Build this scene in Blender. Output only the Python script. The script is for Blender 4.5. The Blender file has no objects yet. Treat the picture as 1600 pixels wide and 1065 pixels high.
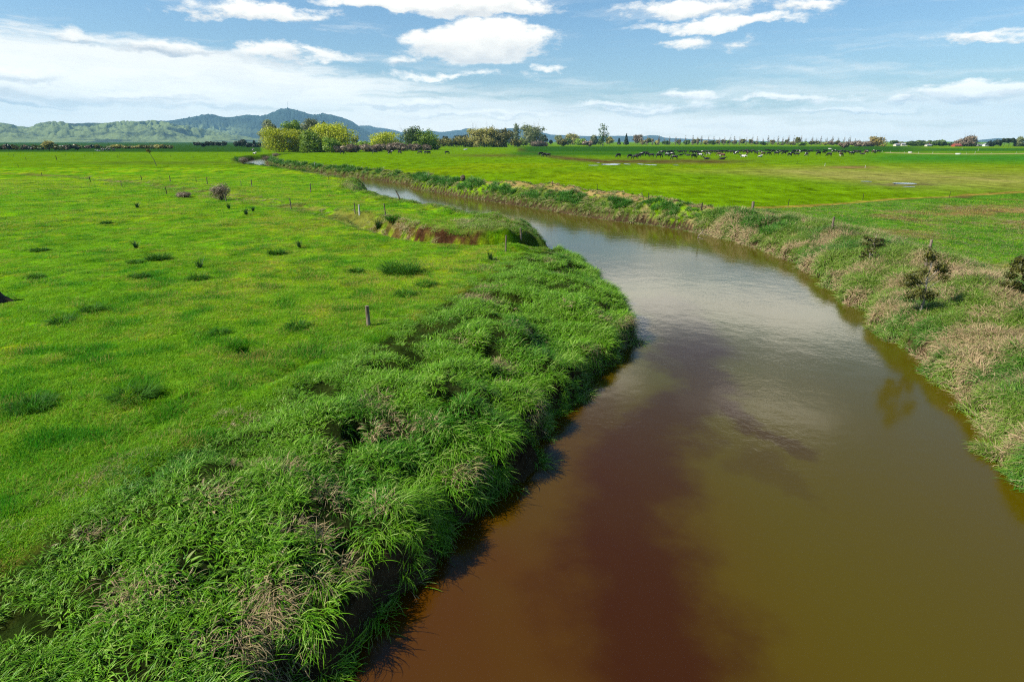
import bpy, math, random
import numpy as np
from mathutils import Vector, Matrix

R_ = math.radians
rng = np.random.default_rng(7)
random.seed(7)
scene = bpy.context.scene
COL = scene.collection

# ------------------------------------------------------------------ camera geometry
CAM_H = 6.0
WATER_Z = -1.8
F = 889.0                       # focal length in pixels of a 1600 px wide picture
PITCH = math.atan((532.5 - 221.0) / F)
CP, SP = math.cos(PITCH), math.sin(PITCH)

def ray(u, v):
    x = (np.asarray(u, float) - 800.0) / F
    y = (532.5 - np.asarray(v, float)) / F
    return x, CP + y * SP, -SP + y * CP

def at(u, v, z=0.0):
    """point of the level z seen at picture position (u, v)"""
    dx, dy, dz = ray(u, v)
    t = (z - CAM_H) / dz
    return np.stack([dx * t, dy * t, np.zeros_like(t) + z], -1)

def proj(x, y, z):
    x = np.asarray(x, float); y = np.asarray(y, float)
    zz = np.asarray(z, float) - CAM_H
    depth = y * CP - zz * SP
    depth = np.where(depth < 0.05, 0.05, depth)
    up = y * SP + zz * CP
    return 800 + F * x / depth, 532.5 - F * up / depth

# ------------------------------------------------------------------ noise
def _hash(ix, iy, seed):
    ix = ix.astype(np.int64); iy = iy.astype(np.int64)
    h = (ix * 374761393 + iy * 668265263 + seed * 1442695041) & 0x7fffffff
    h = ((h ^ (h >> 13)) * 1274126177) & 0x7fffffff
    h = h ^ (h >> 16)
    return (h & 0xffff) / 65535.0

def vnoise(x, y, seed=0):
    x = np.asarray(x, float); y = np.asarray(y, float)
    ix = np.floor(x); iy = np.floor(y)
    fx = x - ix; fy = y - iy
    fx = fx * fx * (3 - 2 * fx); fy = fy * fy * (3 - 2 * fy)
    a = _hash(ix, iy, seed); b = _hash(ix + 1, iy, seed)
    c = _hash(ix, iy + 1, seed); d = _hash(ix + 1, iy + 1, seed)
    return (a * (1 - fx) + b * fx) * (1 - fy) + (c * (1 - fx) + d * fx) * fy

def fbm(x, y, seed=0, oct=4, gain=0.5):
    s = 0; a = 1; t = 0
    x = np.asarray(x, float); y = np.asarray(y, float)
    for i in range(oct):
        s = s + a * vnoise(x, y, seed + i * 17); t += a
        a *= gain; x, y = 1.7 * x + 1.2 * y + 3.1, -1.2 * x + 1.7 * y + 7.7
    return s / t

def sstep(a, b, x):
    t = np.clip((x - a) / (b - a), 0, 1)
    return t * t * (3 - 2 * t)

def lerp(a, b, t): return a + (b - a) * t

# ------------------------------------------------------------------ distances
def seg_dist(px, py, pts):
    """distance to a polyline, signed side of nearest segment (+ = left of travel), parameter 0..n-1"""
    px = np.asarray(px, float); py = np.asarray(py, float)
    best = np.full(px.shape, 1e18); side = np.zeros(px.shape); par = np.zeros(px.shape)
    for i in range(len(pts) - 1):
        ax, ay = pts[i][0], pts[i][1]; bx, by = pts[i + 1][0], pts[i + 1][1]
        dx, dy = bx - ax, by - ay
        l2 = dx * dx + dy * dy + 1e-9
        t = np.clip(((px - ax) * dx + (py - ay) * dy) / l2, 0, 1)
        qx = px - (ax + t * dx); qy = py - (ay + t * dy)
        d = qx * qx + qy * qy
        m = d < best
        best = np.where(m, d, best)
        side = np.where(m, np.sign(dx * qy - dy * qx), side)
        par = np.where(m, i + t, par)
    return np.sqrt(best), side, par

def inside_poly(px, py, poly):
    ins = np.zeros(px.shape, bool)
    n = len(poly)
    for i in range(n):
        x1, y1 = poly[i][0], poly[i][1]; x2, y2 = poly[(i + 1) % n][0], poly[(i + 1) % n][1]
        c = (y1 > py) != (y2 > py)
        xi = (x2 - x1) * (py - y1) / (y2 - y1 + 1e-12) + x1
        ins ^= c & (px < xi)
    return ins

def smooth_line(p, it=1):
    p = [np.array(q[:2], float) for q in p]
    for _ in range(it):
        o = [p[0]]
        for a, b in zip(p[:-1], p[1:]):
            o += [a * .75 + b * .25, a * .25 + b * .75]
        o.append(p[-1]); p = o
    return p

# ------------------------------------------------------------------ river outline
left_px = [(480,1065,-1.5),(560,985,-1.5),(640,905,-1.5),(680,850,-1.5),(715,795,-1.5),(750,765,-1.5),(825,728,-1.6),
           (850,660,-1.5),(902,608,-1.5),(932,565,-1.6),(985,540,-1.75),(998,512,-1.75),(966,470,-1.5),(938,440,-1.3),
           (902,405,-1.2),(868,386,-1.0),(846,368,-.8),(846,347,-.3),(828,336,.0),(780,328,.2),(720,317,.3),(680,310,.3),
           (620,300,.3),(575,292.5,.3)]
right_px = [(1640,775),(1600,735),(1540,670),(1520,648),(1480,600),(1400,535),(1340,480),(1270,425),(1210,398),(1160,380),(1100,366),(1050,357),
            (1020,352),(960,346),(900,337),(850,328),(800,320),(760,314),(720,308),(680,301),(640,294),(600,289),(570,284)]
LEFT = [(-4, -40), (-3.0, 1.5)] + [tuple(at(u, v, z)[:2]) for u, v, z in left_px]
RIGHT = [tuple(at(u, v, WATER_Z)[:2]) for u, v in right_px]
RIGHT = [(19, -40), (16.5, 4)] + RIGHT
LEFT = smooth_line(LEFT, 1); RIGHT = smooth_line(RIGHT, 1)
RIVER = LEFT + RIGHT[::-1]
FAR_C = smooth_line([tuple(at(u, v, WATER_Z)[:2]) for u, v in
        [(600,292),(540,282),(480,273),(440,268),(412,264),(399,259),(396,253.5),(420,247.5),(470,243.5),(560,240),(700,237.5)]], 1)

def river_d(x, y):
    x = np.asarray(x, float); y = np.asarray(y, float)
    d, _, _ = seg_dist(x, y, RIVER + [RIVER[0]])
    ins = inside_poly(x, y, RIVER)
    d = np.where(ins, -d, d)
    nr = sstep(60, 30, y)
    d = d + nr * ((vnoise(x / .9, y / .9, 901) - .5) * .9 + (vnoise(x / .35, y / .35, 902) - .5) * .3) * sstep(3, 1.5, np.abs(d))
    d2, _, par = seg_dist(x, y, FAR_C)
    d2 = d2 - lerp(6.0, 4.2, np.clip(par / 6, 0, 1))
    return np.minimum(d, d2)

def left_side(x, y):
    """1 on the left (camera) side of the river, 0 on the right"""
    line = [np.array((6, -40.)), np.array((6, 6.))] + [np.array(at(u, v, WATER_Z)[:2]) for u, v in
            [(1150,700),(1140,540),(1060,430),(950,370),(850,338),(760,318),(680,304),(600,291),(540,282),(480,273),(440,268),(412,264),(399,259),(396,253.5),(420,247.5),(470,243.5),(560,240),(700,237.5)]]
    _, s, _ = seg_dist(x, y, line)
    return (s > 0).astype(float)

DITCH = smooth_line([tuple(at(u, v, 0)[:2]) for u, v in
        [(-60,268),(60,272),(200,283),(330,303),(450,321),(545,337),(600,352),(650,366),(700,372),(760,374),(810,372),(850,364)]], 1)
TALL = smooth_line([(-24, -8), (-17, 2)] + [tuple(at(u, v, 0)[:2]) for u, v in
        [(-200,930),(0,810),(170,715),(325,635),(450,568),(577,508),(690,445),(790,393),(835,376),(862,366)]], 1)
TRACK = [tuple(at(u, v, 0)[:2]) for u, v in [(-100,860),(0,780),(100,720),(230,668),(330,625),(420,600),(480,560)]]

HOLLOW = [(545,870,70,48),(470,905,30,26),(610,905,45,40),(735,745,45,26),(690,800,40,26),(385,570,20,14),(250,650,26,12),(480,1010,45,26),(830,655,26,30),(700,640,22,12),(560,690,24,12),(760,560,20,10),(600,600,22,9)]
HOLLOW = [(*at(u, v, -.5)[:2], w * (6.5 / ray(u, v)[2] * -1) / F, h_ * 1.6 * (6.5 / ray(u, v)[2] * -1) / F) for u, v, w, h_ in HOLLOW]
def hollow(x, y):
    k = np.zeros(np.shape(x))
    for cx, cy_, rx, ry in HOLLOW:
        d = np.sqrt(((x - cx) / rx) ** 2 + ((y - cy_) / ry) ** 2)
        k = np.maximum(k, sstep(1.25, .55, d + (vnoise(x / .35, y / .35, 77) - .5) * .5))
    return k

STRIP = [tuple(at(a_, b_, 0.4)[:2]) for a_, b_ in [(415,254.5),(500,262),(560,268),(640,275),(700,281),(780,287),(850,292),(910,298.5),(960,304),(1010,310.5),(1050,317),(1090,323),(1130,327)]]
def ground_z(x, y, detail=True):
    x = np.asarray(x, float); y = np.asarray(y, float)
    r = np.hypot(x, y)
    near = r < 420
    d = np.full(x.shape, 200.0)
    d[near] = river_d(x[near], y[near])
    L = np.zeros(x.shape); L[near] = left_side(x[near], y[near])
    W = np.where(L > 0.5, np.where(y < 46, 5.0, 2.6), np.where(y < 46, 4.5, 2.8))
    t = np.clip(d / W, 0, 1)
    cut = np.where((L > .5) & (y < 46), .78, .55)
    h = -1.8 + cut * sstep(0, 0.32, d) + (1.8 - cut) * (1 - (1 - t) ** 1.8)
    h = np.where(d < 0, -1.8 - 0.9 * sstep(0, 1.2, -d) - 0.02, h)
    # the drain and the low mound behind it
    dd = np.full(x.shape, 99.0); sd = np.zeros(x.shape); pp = np.zeros(x.shape)
    dd[near], sd[near], pp[near] = seg_dist(x[near], y[near], DITCH)
    npts = len(DITCH) - 1
    dep = lerp(0.12, 1.35, sstep(npts * .35, npts * .62, pp))
    far_side = sd > 0
    wall = np.where(far_side, 1 - sstep(0.5, 1.6, dd), 1 - sstep(0.3, 2.2, dd))
    h = np.where(d > 0, h - dep * wall * sstep(0, 1.0, h + 1.8), h)
    h = h + np.where(far_side, 0.35 * np.exp(-((dd - 2.4) / 1.6) ** 2) * sstep(npts * .3, npts * .6, pp), 0) * sstep(0.5, 2.0, d)
    bd = np.full(x.shape, 99.0); bd[near] = seg_dist(x[near], y[near], STRIP)[0]
    h = h + .6 * np.exp(-(bd / 1.5) ** 2) * (L < .5) * sstep(46, 64, y) * sstep(.8, 2.2, d) * (.6 + .8 * vnoise(x / 5, y / 5, 67))
    if detail:
        m = sstep(0.0, 1.5, d)
        fade = 1 - sstep(150, 400, r)
        wall_ = (1 - sstep(.8, 2.4, dd)) * far_side * (dep > .5)
        h = h + wall_ * .9 * (fbm(x / .9, y / .9, 13, 3) - .5)
        h = h + m * fade * (0.34 * (fbm(x / 13, y / 13, 3, 3) - .5) + 0.15 * (fbm(x / 2.3, y / 2.3, 5, 3) - .5))
        bank = (1 - sstep(3.5, 7, d)) * sstep(0.15, 1.0, d)
        h = h + bank * fade * 0.8 * (fbm(x / 1.5, y / 1.5, 11, 2) - .42)
        h = h - hollow(x, y) * 0.55 * m
        td, _, _ = seg_dist(x, y, TRACK)
        h = h - 0.13 * np.exp(-(td / 0.30) ** 2) * sstep(.35, .6, vnoise(x / 1.6, y / 1.6, 19)) * (r < 60)
    return np.maximum(h, -2.9)

def gz(x, y): return float(ground_z(np.array([x]), np.array([y]))[0])

def on_ground(u, v):
    """walk along the viewing ray until it meets the terrain"""
    dx, dy, dz = (float(q) for q in ray(u, v))
    if dz > -1e-3: dz = -1e-3
    ts = np.geomspace(6, 6 / -dz * 1.6, 500)
    z = CAM_H + dz * ts
    g = ground_z(dx * ts, dy * ts)
    k = int(np.argmax(z < g)) if np.any(z < g) else len(ts) - 1
    t = ts[k]
    return dx * t, dy * t, float(g[k]), t

# ------------------------------------------------------------------ mesh helpers
class MB:
    def __init__(self): self.v = []; self.f = []; self.n = 0; self.a = []
    def add(self, v, f, a=None):
        v = np.asarray(v, float); f = np.asarray(f, np.int64)
        self.v.append(v); self.f.append(f + self.n); self.n += len(v)
        self.a.append(np.zeros(len(v)) if a is None else np.broadcast_to(np.asarray(a, float), (len(v),)))
    def mesh(self, name, mat, smooth=True, extra=None):
        me = bpy.data.meshes.new(name)
        V = np.concatenate(self.v); Fs = self.f
        sizes = np.concatenate([np.full(len(f), f.shape[1]) for f in Fs])
        idx = np.concatenate([f.ravel() for f in Fs])
        me.vertices.add(len(V)); me.vertices.foreach_set('co', V.astype(np.float32).ravel())
        me.loops.add(len(idx)); me.loops.foreach_set('vertex_index', idx.astype(np.int32))
        me.polygons.add(len(sizes))
        st = np.concatenate([[0], np.cumsum(sizes)[:-1]])
        me.polygons.foreach_set('loop_start', st.astype(np.int32))
        me.polygons.foreach_set('loop_total', sizes.astype(np.int32))
        me.polygons.foreach_set('use_smooth', np.full(len(sizes), smooth))
        at_ = me.attributes.new('tone', 'FLOAT', 'POINT')
        at_.data.foreach_set('value', np.concatenate(self.a).astype(np.float32))
        if extra:
            for k, val in extra.items():
                q = me.attributes.new(k, 'FLOAT', 'POINT'); q.data.foreach_set('value', np.asarray(val, np.float32))
        me.update(calc_edges=True)
        if mat: me.materials.append(mat)
        return me
    def build(self, name, mat, parent=None, smooth=True, extra=None):
        o = bpy.data.objects.new(name, self.mesh(name, mat, smooth, extra)); COL.objects.link(o)
        if parent: o.parent = parent
        return o

def tube(mb, pts, radii, n=6, tone=0.0, cap=True):
    pts = [Vector(p) for p in pts]; vs = []; fs = []
    up = Vector((0.3, 0.2, 1)).normalized()
    for i, p in enumerate(pts):
        d = (pts[min(i + 1, len(pts) - 1)] - pts[max(i - 1, 0)]).normalized()
        s = d.cross(up)
        if s.length < 1e-3: s = d.cross(Vector((1, 0, 0)))
        s.normalize(); t = s.cross(d).normalized()
        for k in range(n):
            a = 2 * math.pi * k / n
            vs.append(p + (s * math.cos(a) + t * math.sin(a)) * radii[i])
    for i in range(len(pts) - 1):
        for k in range(n):
            a, b = i * n + k, i * n + (k + 1) % n
            fs.append((a, b, b + n, a + n))
    mb.add([tuple(v) for v in vs], fs, tone)
    if cap:
        vs2 = [tuple(v) for v in vs[-n:]]
        mb.add(vs2 + [tuple(pts[-1])], [(k, (k + 1) % n, n) for k in range(n)], tone)

def box(mb, x0, x1, y0, y1, z0, z1, tone=0):
    v = [(x0,y0,z0),(x1,y0,z0),(x1,y1,z0),(x0,y1,z0),(x0,y0,z1),(x1,y0,z1),(x1,y1,z1),(x0,y1,z1)]
    mb.add(v, [(0,3,2,1),(4,5,6,7),(0,1,5,4),(1,2,6,5),(2,3,7,6),(3,0,4,7)], tone)

def tag(o, label=None, cat=None, group=None, kind=None):
    if label: o['label'] = label
    if cat: o['category'] = cat
    if group: o['group'] = group
    if kind: o['kind'] = kind
    return o

def empty(name, loc, rz=0.0, sc=1.0):
    o = bpy.data.objects.new(name, None); COL.objects.link(o)
    o.location = loc; o.rotation_euler = (0, 0, rz); o.scale = (sc, sc, sc) if not hasattr(sc, '__len__') else sc
    o.empty_display_size = 0.2
    return o

def child(name, mesh, parent):
    o = bpy.data.objects.new(name, mesh); COL.objects.link(o); o.parent = parent
    return o

# ------------------------------------------------------------------ material helpers
class NT:
    """tiny expression builder for node trees"""
    def __init__(self, tree): self.t = tree; self.n = tree.nodes; self.l = tree.links
    def new(self, ty, **k):
        n = self.n.new(ty)
        for a, b in k.items(): setattr(n, a, b)
        return n
    def put(self, sock, v):
        if isinstance(v, bpy.types.NodeSocket): self.l.new(v, sock)
        elif v is not None:
            if sock.type == 'RGBA' and not hasattr(v, '__len__'): v = (v, v, v, 1)
            if sock.type == 'RGBA' and len(v) == 3: v = (*v, 1)
            sock.default_value = v
    def m(self, op, a, b=None, c=None, clamp=False):
        n = self.new('ShaderNodeMath', operation=op, use_clamp=clamp)
        self.put(n.inputs[0], a)
        if b is not None: self.put(n.inputs[1], b)
        if c is not None: self.put(n.inputs[2], c)
        return n.outputs[0]
    def vm(self, op, a, b=None, scale=None):
        n = self.new('ShaderNodeVectorMath', operation=op)
        self.put(n.inputs[0], a)
        if b is not None: self.put(n.inputs[1], b)
        if scale is not None: self.put(n.inputs['Scale'], scale)
        return n.outputs[0] if op not in ('LENGTH', 'DOT_PRODUCT') else n.outputs['Value']
    def noise(self, vec, scale, detail=4, rough=0.55, dist=0.0, out='Fac', lac=2.0):
        n = self.new('ShaderNodeTexNoise')
        self.put(n.inputs['Vector'], vec); self.put(n.inputs['Scale'], scale)
        n.inputs['Detail'].default_value = detail; n.inputs['Roughness'].default_value = rough
        n.inputs['Distortion'].default_value = dist; n.inputs['Lacunarity'].default_value = lac
        return n.outputs[0] if out == 'Fac' else n.outputs[1]
    def rng(self, v, a, b, c=0.0, d=1.0, smooth=True):
        n = self.new('ShaderNodeMapRange', interpolation_type='SMOOTHSTEP' if smooth else 'LINEAR')
        for k, q in zip(('Value', 'From Min', 'From Max', 'To Min', 'To Max'), (v, a, b, c, d)): self.put(n.inputs[k], q)
        return n.outputs[0]
    def mix(self, f, a, b, mode='MIX'):
        n = self.new('ShaderNodeMix', data_type='RGBA', blend_type=mode)
        self.put(n.inputs[0], f); self.put(n.inputs[6], a); self.put(n.inputs[7], b)
        return n.outputs[2]
    def attr(self, name, ty='GEOMETRY', out='Fac'):
        n = self.new('ShaderNodeAttribute', attribute_name=name, attribute_type=ty)
        return n.outputs[out]
    def xyz(self, x, y, z=0.0):
        n = self.new('ShaderNodeCombineXYZ')
        self.put(n.inputs[0], x); self.put(n.inputs[1], y); self.put(n.inputs[2], z)
        return n.outputs[0]
    def sep(self, v):
        n = self.new('ShaderNodeSeparateXYZ'); self.put(n.inputs[0], v); return n.outputs
    def bump(self, h, strength=0.5, dist=0.1):
        n = self.new('ShaderNodeBump'); self.put(n.inputs['Height'], h)
        n.inputs['Strength'].default_value = strength; n.inputs['Distance'].default_value = dist
        return n.outputs[0]

ALB = 0.76            # photographs of pasture read lighter than the leaves really are
def material(name):
    m = bpy.data.materials.new(name); m.use_nodes = True
    t = m.node_tree; t.nodes.clear()
    q = NT(t); out = q.new('ShaderNodeOutputMaterial')
    return m, q, out

def principled(q, out, color, rough=0.7, spec=0.3, normal=None, **k):
    p = q.new('ShaderNodeBsdfPrincipled')
    if not isinstance(color, bpy.types.NodeSocket): color = q.mix(0.0, color, color)
    color = q.vm('SCALE', color, scale=ALB)
    q.put(p.inputs['Base Color'], color); q.put(p.inputs['Roughness'], rough)
    q.put(p.inputs['Specular IOR Level'], spec)
    if normal is not None: q.put(p.inputs['Normal'], normal)
    for a, b in k.items(): q.put(p.inputs[a.replace('_', ' ')], b)
    if out: q.l.new(p.outputs[0], out.inputs[0])
    return p

def leafy(q, out, color, rough=0.5, spec=0.4, trans=0.3, tcol=None):
    p = principled(q, None, color, rough, spec)
    tr = q.new('ShaderNodeBsdfTranslucent'); q.put(tr.inputs[0], q.vm('SCALE', color, scale=ALB))
    mx = q.new('ShaderNodeMixShader'); mx.inputs[0].default_value = trans
    q.l.new(p.outputs[0], mx.inputs[1]); q.l.new(tr.outputs[0], mx.inputs[2]); q.l.new(mx.outputs[0], out.inputs[0])

def grass_material(name, g0, g1, g2, s0, s1, rough=0.42, spec=0.5, trans=0.28, dark_base=0.15, pale=0.0):
    m, q, out = material(name)
    rnd = q.attr('tone'); s = q.attr('along')
    obj = q.new('ShaderNodeObjectInfo').outputs['Random']
    dry = q.attr('dry', 'INSTANCER'); lush = q.attr('lush', 'INSTANCER')
    hue = q.m('ADD', q.m('MULTIPLY', rnd, 0.55), q.m('MULTIPLY', obj, 0.45))
    g = q.mix(hue, g0, g1)
    g = q.mix(q.m('MULTIPLY', lush, 0.85, clamp=True), g, g2)
    st = q.mix(rnd, s0, s1)
    f = q.rng(q.m('ADD', dry, q.m('MULTIPLY', q.m('SUBTRACT', rnd, 0.5), 0.8)), 0.38, 0.62)
    g = q.mix(q.m('MULTIPLY', q.rng(q.m('FRACT', q.m('MULTIPLY', rnd, 7.31)), .72, 1.0), pale), g, (.38, .52, .11, 1))  # some blades coloured pale to stand in for bright highlights
    c = q.mix(f, g, st)
    # the sheathed foot of a blade really is paler and browner than its leaf
    c = q.mix(q.rng(s, 0.35, 0.0, 0.0, dark_base), c, (0.10, 0.09, 0.03, 1))
    leafy(q, out, c, rough, spec, trans)
    return m

# ------------------------------------------------------------------ grass prototypes
def blades(n, L, Lvar, w, spread, lean, droop, seed, bias=0.0, seg=4, up_z=0.0):
    r = np.random.default_rng(seed)
    a = r.uniform(0, 2 * np.pi, n); rad = spread * np.sqrt(r.uniform(0, 1, n))
    bx, by = rad * np.cos(a), rad * np.sin(a)
    phi = a + r.normal(0, 0.9, n)
    dx = np.cos(phi) + bias; dy = np.sin(phi)
    phi = np.arctan2(dy, dx)
    ln = L * (1 + Lvar * r.uniform(-1, 0.6, n))
    th0 = np.abs(r.normal(lean, 0.18, n)); dr = droop * r.uniform(0.5, 1.5, n)
    tw = r.normal(0, 0.5, n)
    ss = np.linspace(0, 1, seg + 1)
    P = np.zeros((n, seg + 1, 3)); P[:, 0, 0] = bx; P[:, 0, 1] = by; P[:, 0, 2] = -0.04
    for i in range(1, seg + 1):
        sm = (ss[i] + ss[i - 1]) / 2
        th = th0 + dr * sm ** 1.4
        st = ln / seg
        P[:, i, 0] = P[:, i - 1, 0] + st * np.sin(th) * np.cos(phi)
        P[:, i, 1] = P[:, i - 1, 1] + st * np.sin(th) * np.sin(phi)
        P[:, i, 2] = P[:, i - 1, 2] + st * np.cos(th)
    V = []; tone = r.uniform(0, 1, n); along = []; tones = []
    sx = -np.sin(phi + tw); sy = np.cos(phi + tw)
    ww = w * r.uniform(0.6, 1.3, n)
    verts = np.zeros((n, 2 * seg + 1, 3)); al = np.zeros((n, 2 * seg + 1))
    for i in range(seg):
        k = ww * (0.75 + 0.5 * math.sin(ss[i] * 2.6)) * (1 - ss[i]) ** 0.35 / 2
        off = np.stack([sx * k, sy * k, np.zeros(n)], -1)
        verts[:, 2 * i] = P[:, i] - off; verts[:, 2 * i + 1] = P[:, i] + off
        al[:, 2 * i] = al[:, 2 * i + 1] = ss[i]
    verts[:, 2 * seg] = P[:, seg]; al[:, 2 * seg] = 1
    q = []; t = []
    base = np.arange(n)[:, None] * (2 * seg + 1)
    for i in range(seg - 1):
        q.append(base + np.array([[2 * i, 2 * i + 1, 2 * i + 3, 2 * i + 2]]))
    t.append(base + np.array([[2 * seg - 2, 2 * seg - 1, 2 * seg]]))
    return verts.reshape(-1, 3), np.concatenate(q), np.concatenate(t), np.repeat(tone, 2 * seg + 1), al.ravel()

def blade_mesh(name, mat, sets):
    mb = MB(); al = []
    for s in sets:
        v, q, t, tn, a = blades(**s)
        n0 = mb.n
        mb.v.append(v); mb.f.append(q + n0); mb.f.append(t + n0); mb.n += len(v); mb.a.append(tn); al.append(a)
    # polygons of the two kinds have to be handed over in the order of the face lists
    return mb.mesh(name, mat, True, {'along': np.concatenate(al)})

def prototypes(name, mat, variants):
    c = bpy.data.collections.new(name)
    for i, sets in enumerate(variants):
        o = bpy.data.objects.new('%s_sprig' % name, blade_mesh(name + '_sprig', mat, sets)); c.objects.link(o)
    return c

def euler_from(nx, ny, nz, rz):
    """rotation taking +z to n after a spin rz about z, as XYZ euler"""
    cz, sz = np.cos(rz), np.sin(rz)
    # minimal rotation from z to n (Rodrigues)
    k = 1 / (1 + nz)
    a00 = 1 - nx * nx * k; a01 = -nx * ny * k; a02 = nx
    a10 = -nx * ny * k; a11 = 1 - ny * ny * k; a12 = ny
    a20 = -nx; a21 = -ny; a22 = nz
    m00 = a00 * cz + a01 * sz; m10 = a10 * cz + a11 * sz; m20 = a20 * cz + a21 * sz
    m21 = -a20 * sz + a21 * cz; m22 = a22
    ey = np.arcsin(np.clip(-m20, -1, 1)); ex = np.arctan2(m21, m22); ez = np.arctan2(m10, m00)
    return np.stack([ex, ey, ez], -1)

def scatter(name, coll, x, y, z, rot, scale, dry, lush, label, cat, nvar):
    n = len(x)
    me = bpy.data.meshes.new(name)
    me.vertices.add(n); me.vertices.foreach_set('co', np.stack([x, y, z], -1).astype(np.float32).ravel())
    def fa(k, val, ty='FLOAT', key='value'):
        q = me.attributes.new(k, ty, 'POINT'); q.data.foreach_set(key, np.asarray(val, np.int32 if ty == 'INT' else np.float32).ravel())
    fa('rot', rot, 'FLOAT_VECTOR', 'vector'); fa('size', scale, 'FLOAT_VECTOR', 'vector'); fa('dry', dry); fa('lush', lush)
    fa('pick', rng.integers(0, nvar, n), 'INT')
    o = bpy.data.objects.new(name, me); COL.objects.link(o)
    tag(o, label, cat, kind='stuff')
    g = bpy.data.node_groups.new(name, 'GeometryNodeTree')
    g.interface.new_socket('Geometry', in_out='INPUT', socket_type='NodeSocketGeometry')
    g.interface.new_socket('Geometry', in_out='OUTPUT', socket_type='NodeSocketGeometry')
    gi = g.nodes.new('NodeGroupInput'); go = g.nodes.new('NodeGroupOutput')
    m2p = g.nodes.new('GeometryNodeMeshToPoints')
    iop = g.nodes.new('GeometryNodeInstanceOnPoints'); ci = g.nodes.new('GeometryNodeCollectionInfo')
    ci.inputs['Collection'].default_value = coll; ci.inputs['Separate Children'].default_value = True
    ci.inputs['Reset Children'].default_value = True
    def na(k, ty):
        q = g.nodes.new('GeometryNodeInputNamedAttribute'); q.data_type = ty; q.inputs['Name'].default_value = k; return q.outputs[0]
    e2r = g.nodes.new('FunctionNodeEulerToRotation')
    g.links.new(gi.outputs[0], m2p.inputs['Mesh']); g.links.new(m2p.outputs[0], iop.inputs['Points'])
    g.links.new(ci.outputs[0], iop.inputs['Instance']); iop.inputs['Pick Instance'].default_value = True
    g.links.new(na('pick', 'INT'), iop.inputs['Instance Index'])
    g.links.new(na('rot', 'FLOAT_VECTOR'), e2r.inputs[0]); g.links.new(e2r.outputs[0], iop.inputs['Rotation'])
    g.links.new(na('size', 'FLOAT_VECTOR'), iop.inputs['Scale'])
    g.links.new(iop.outputs[0], go.inputs[0])
    md = o.modifiers.new('grow', 'NODES'); md.node_group = g
    return o

def normals(x, y, e=0.15):
    zx = (ground_z(x + e, y) - ground_z(x - e, y)) / (2 * e)
    zy = (ground_z(x, y + e) - ground_z(x, y - e)) / (2 * e)
    return zx, zy

def in_view(x, y, z, mu=120, mv=200):
    u, v = proj(x, y, z)
    return (u > -mu) & (u < 1600 + mu) & (v < 1065 + mv) & (y > 1.0)

# ------------------------------------------------------------------ world and light
SUN_AZ = R_(-105)      # measured clockwise from the viewing direction: the sun stands to the left and a little behind
SUN_EL = R_(44)
exec_order = []

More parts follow.
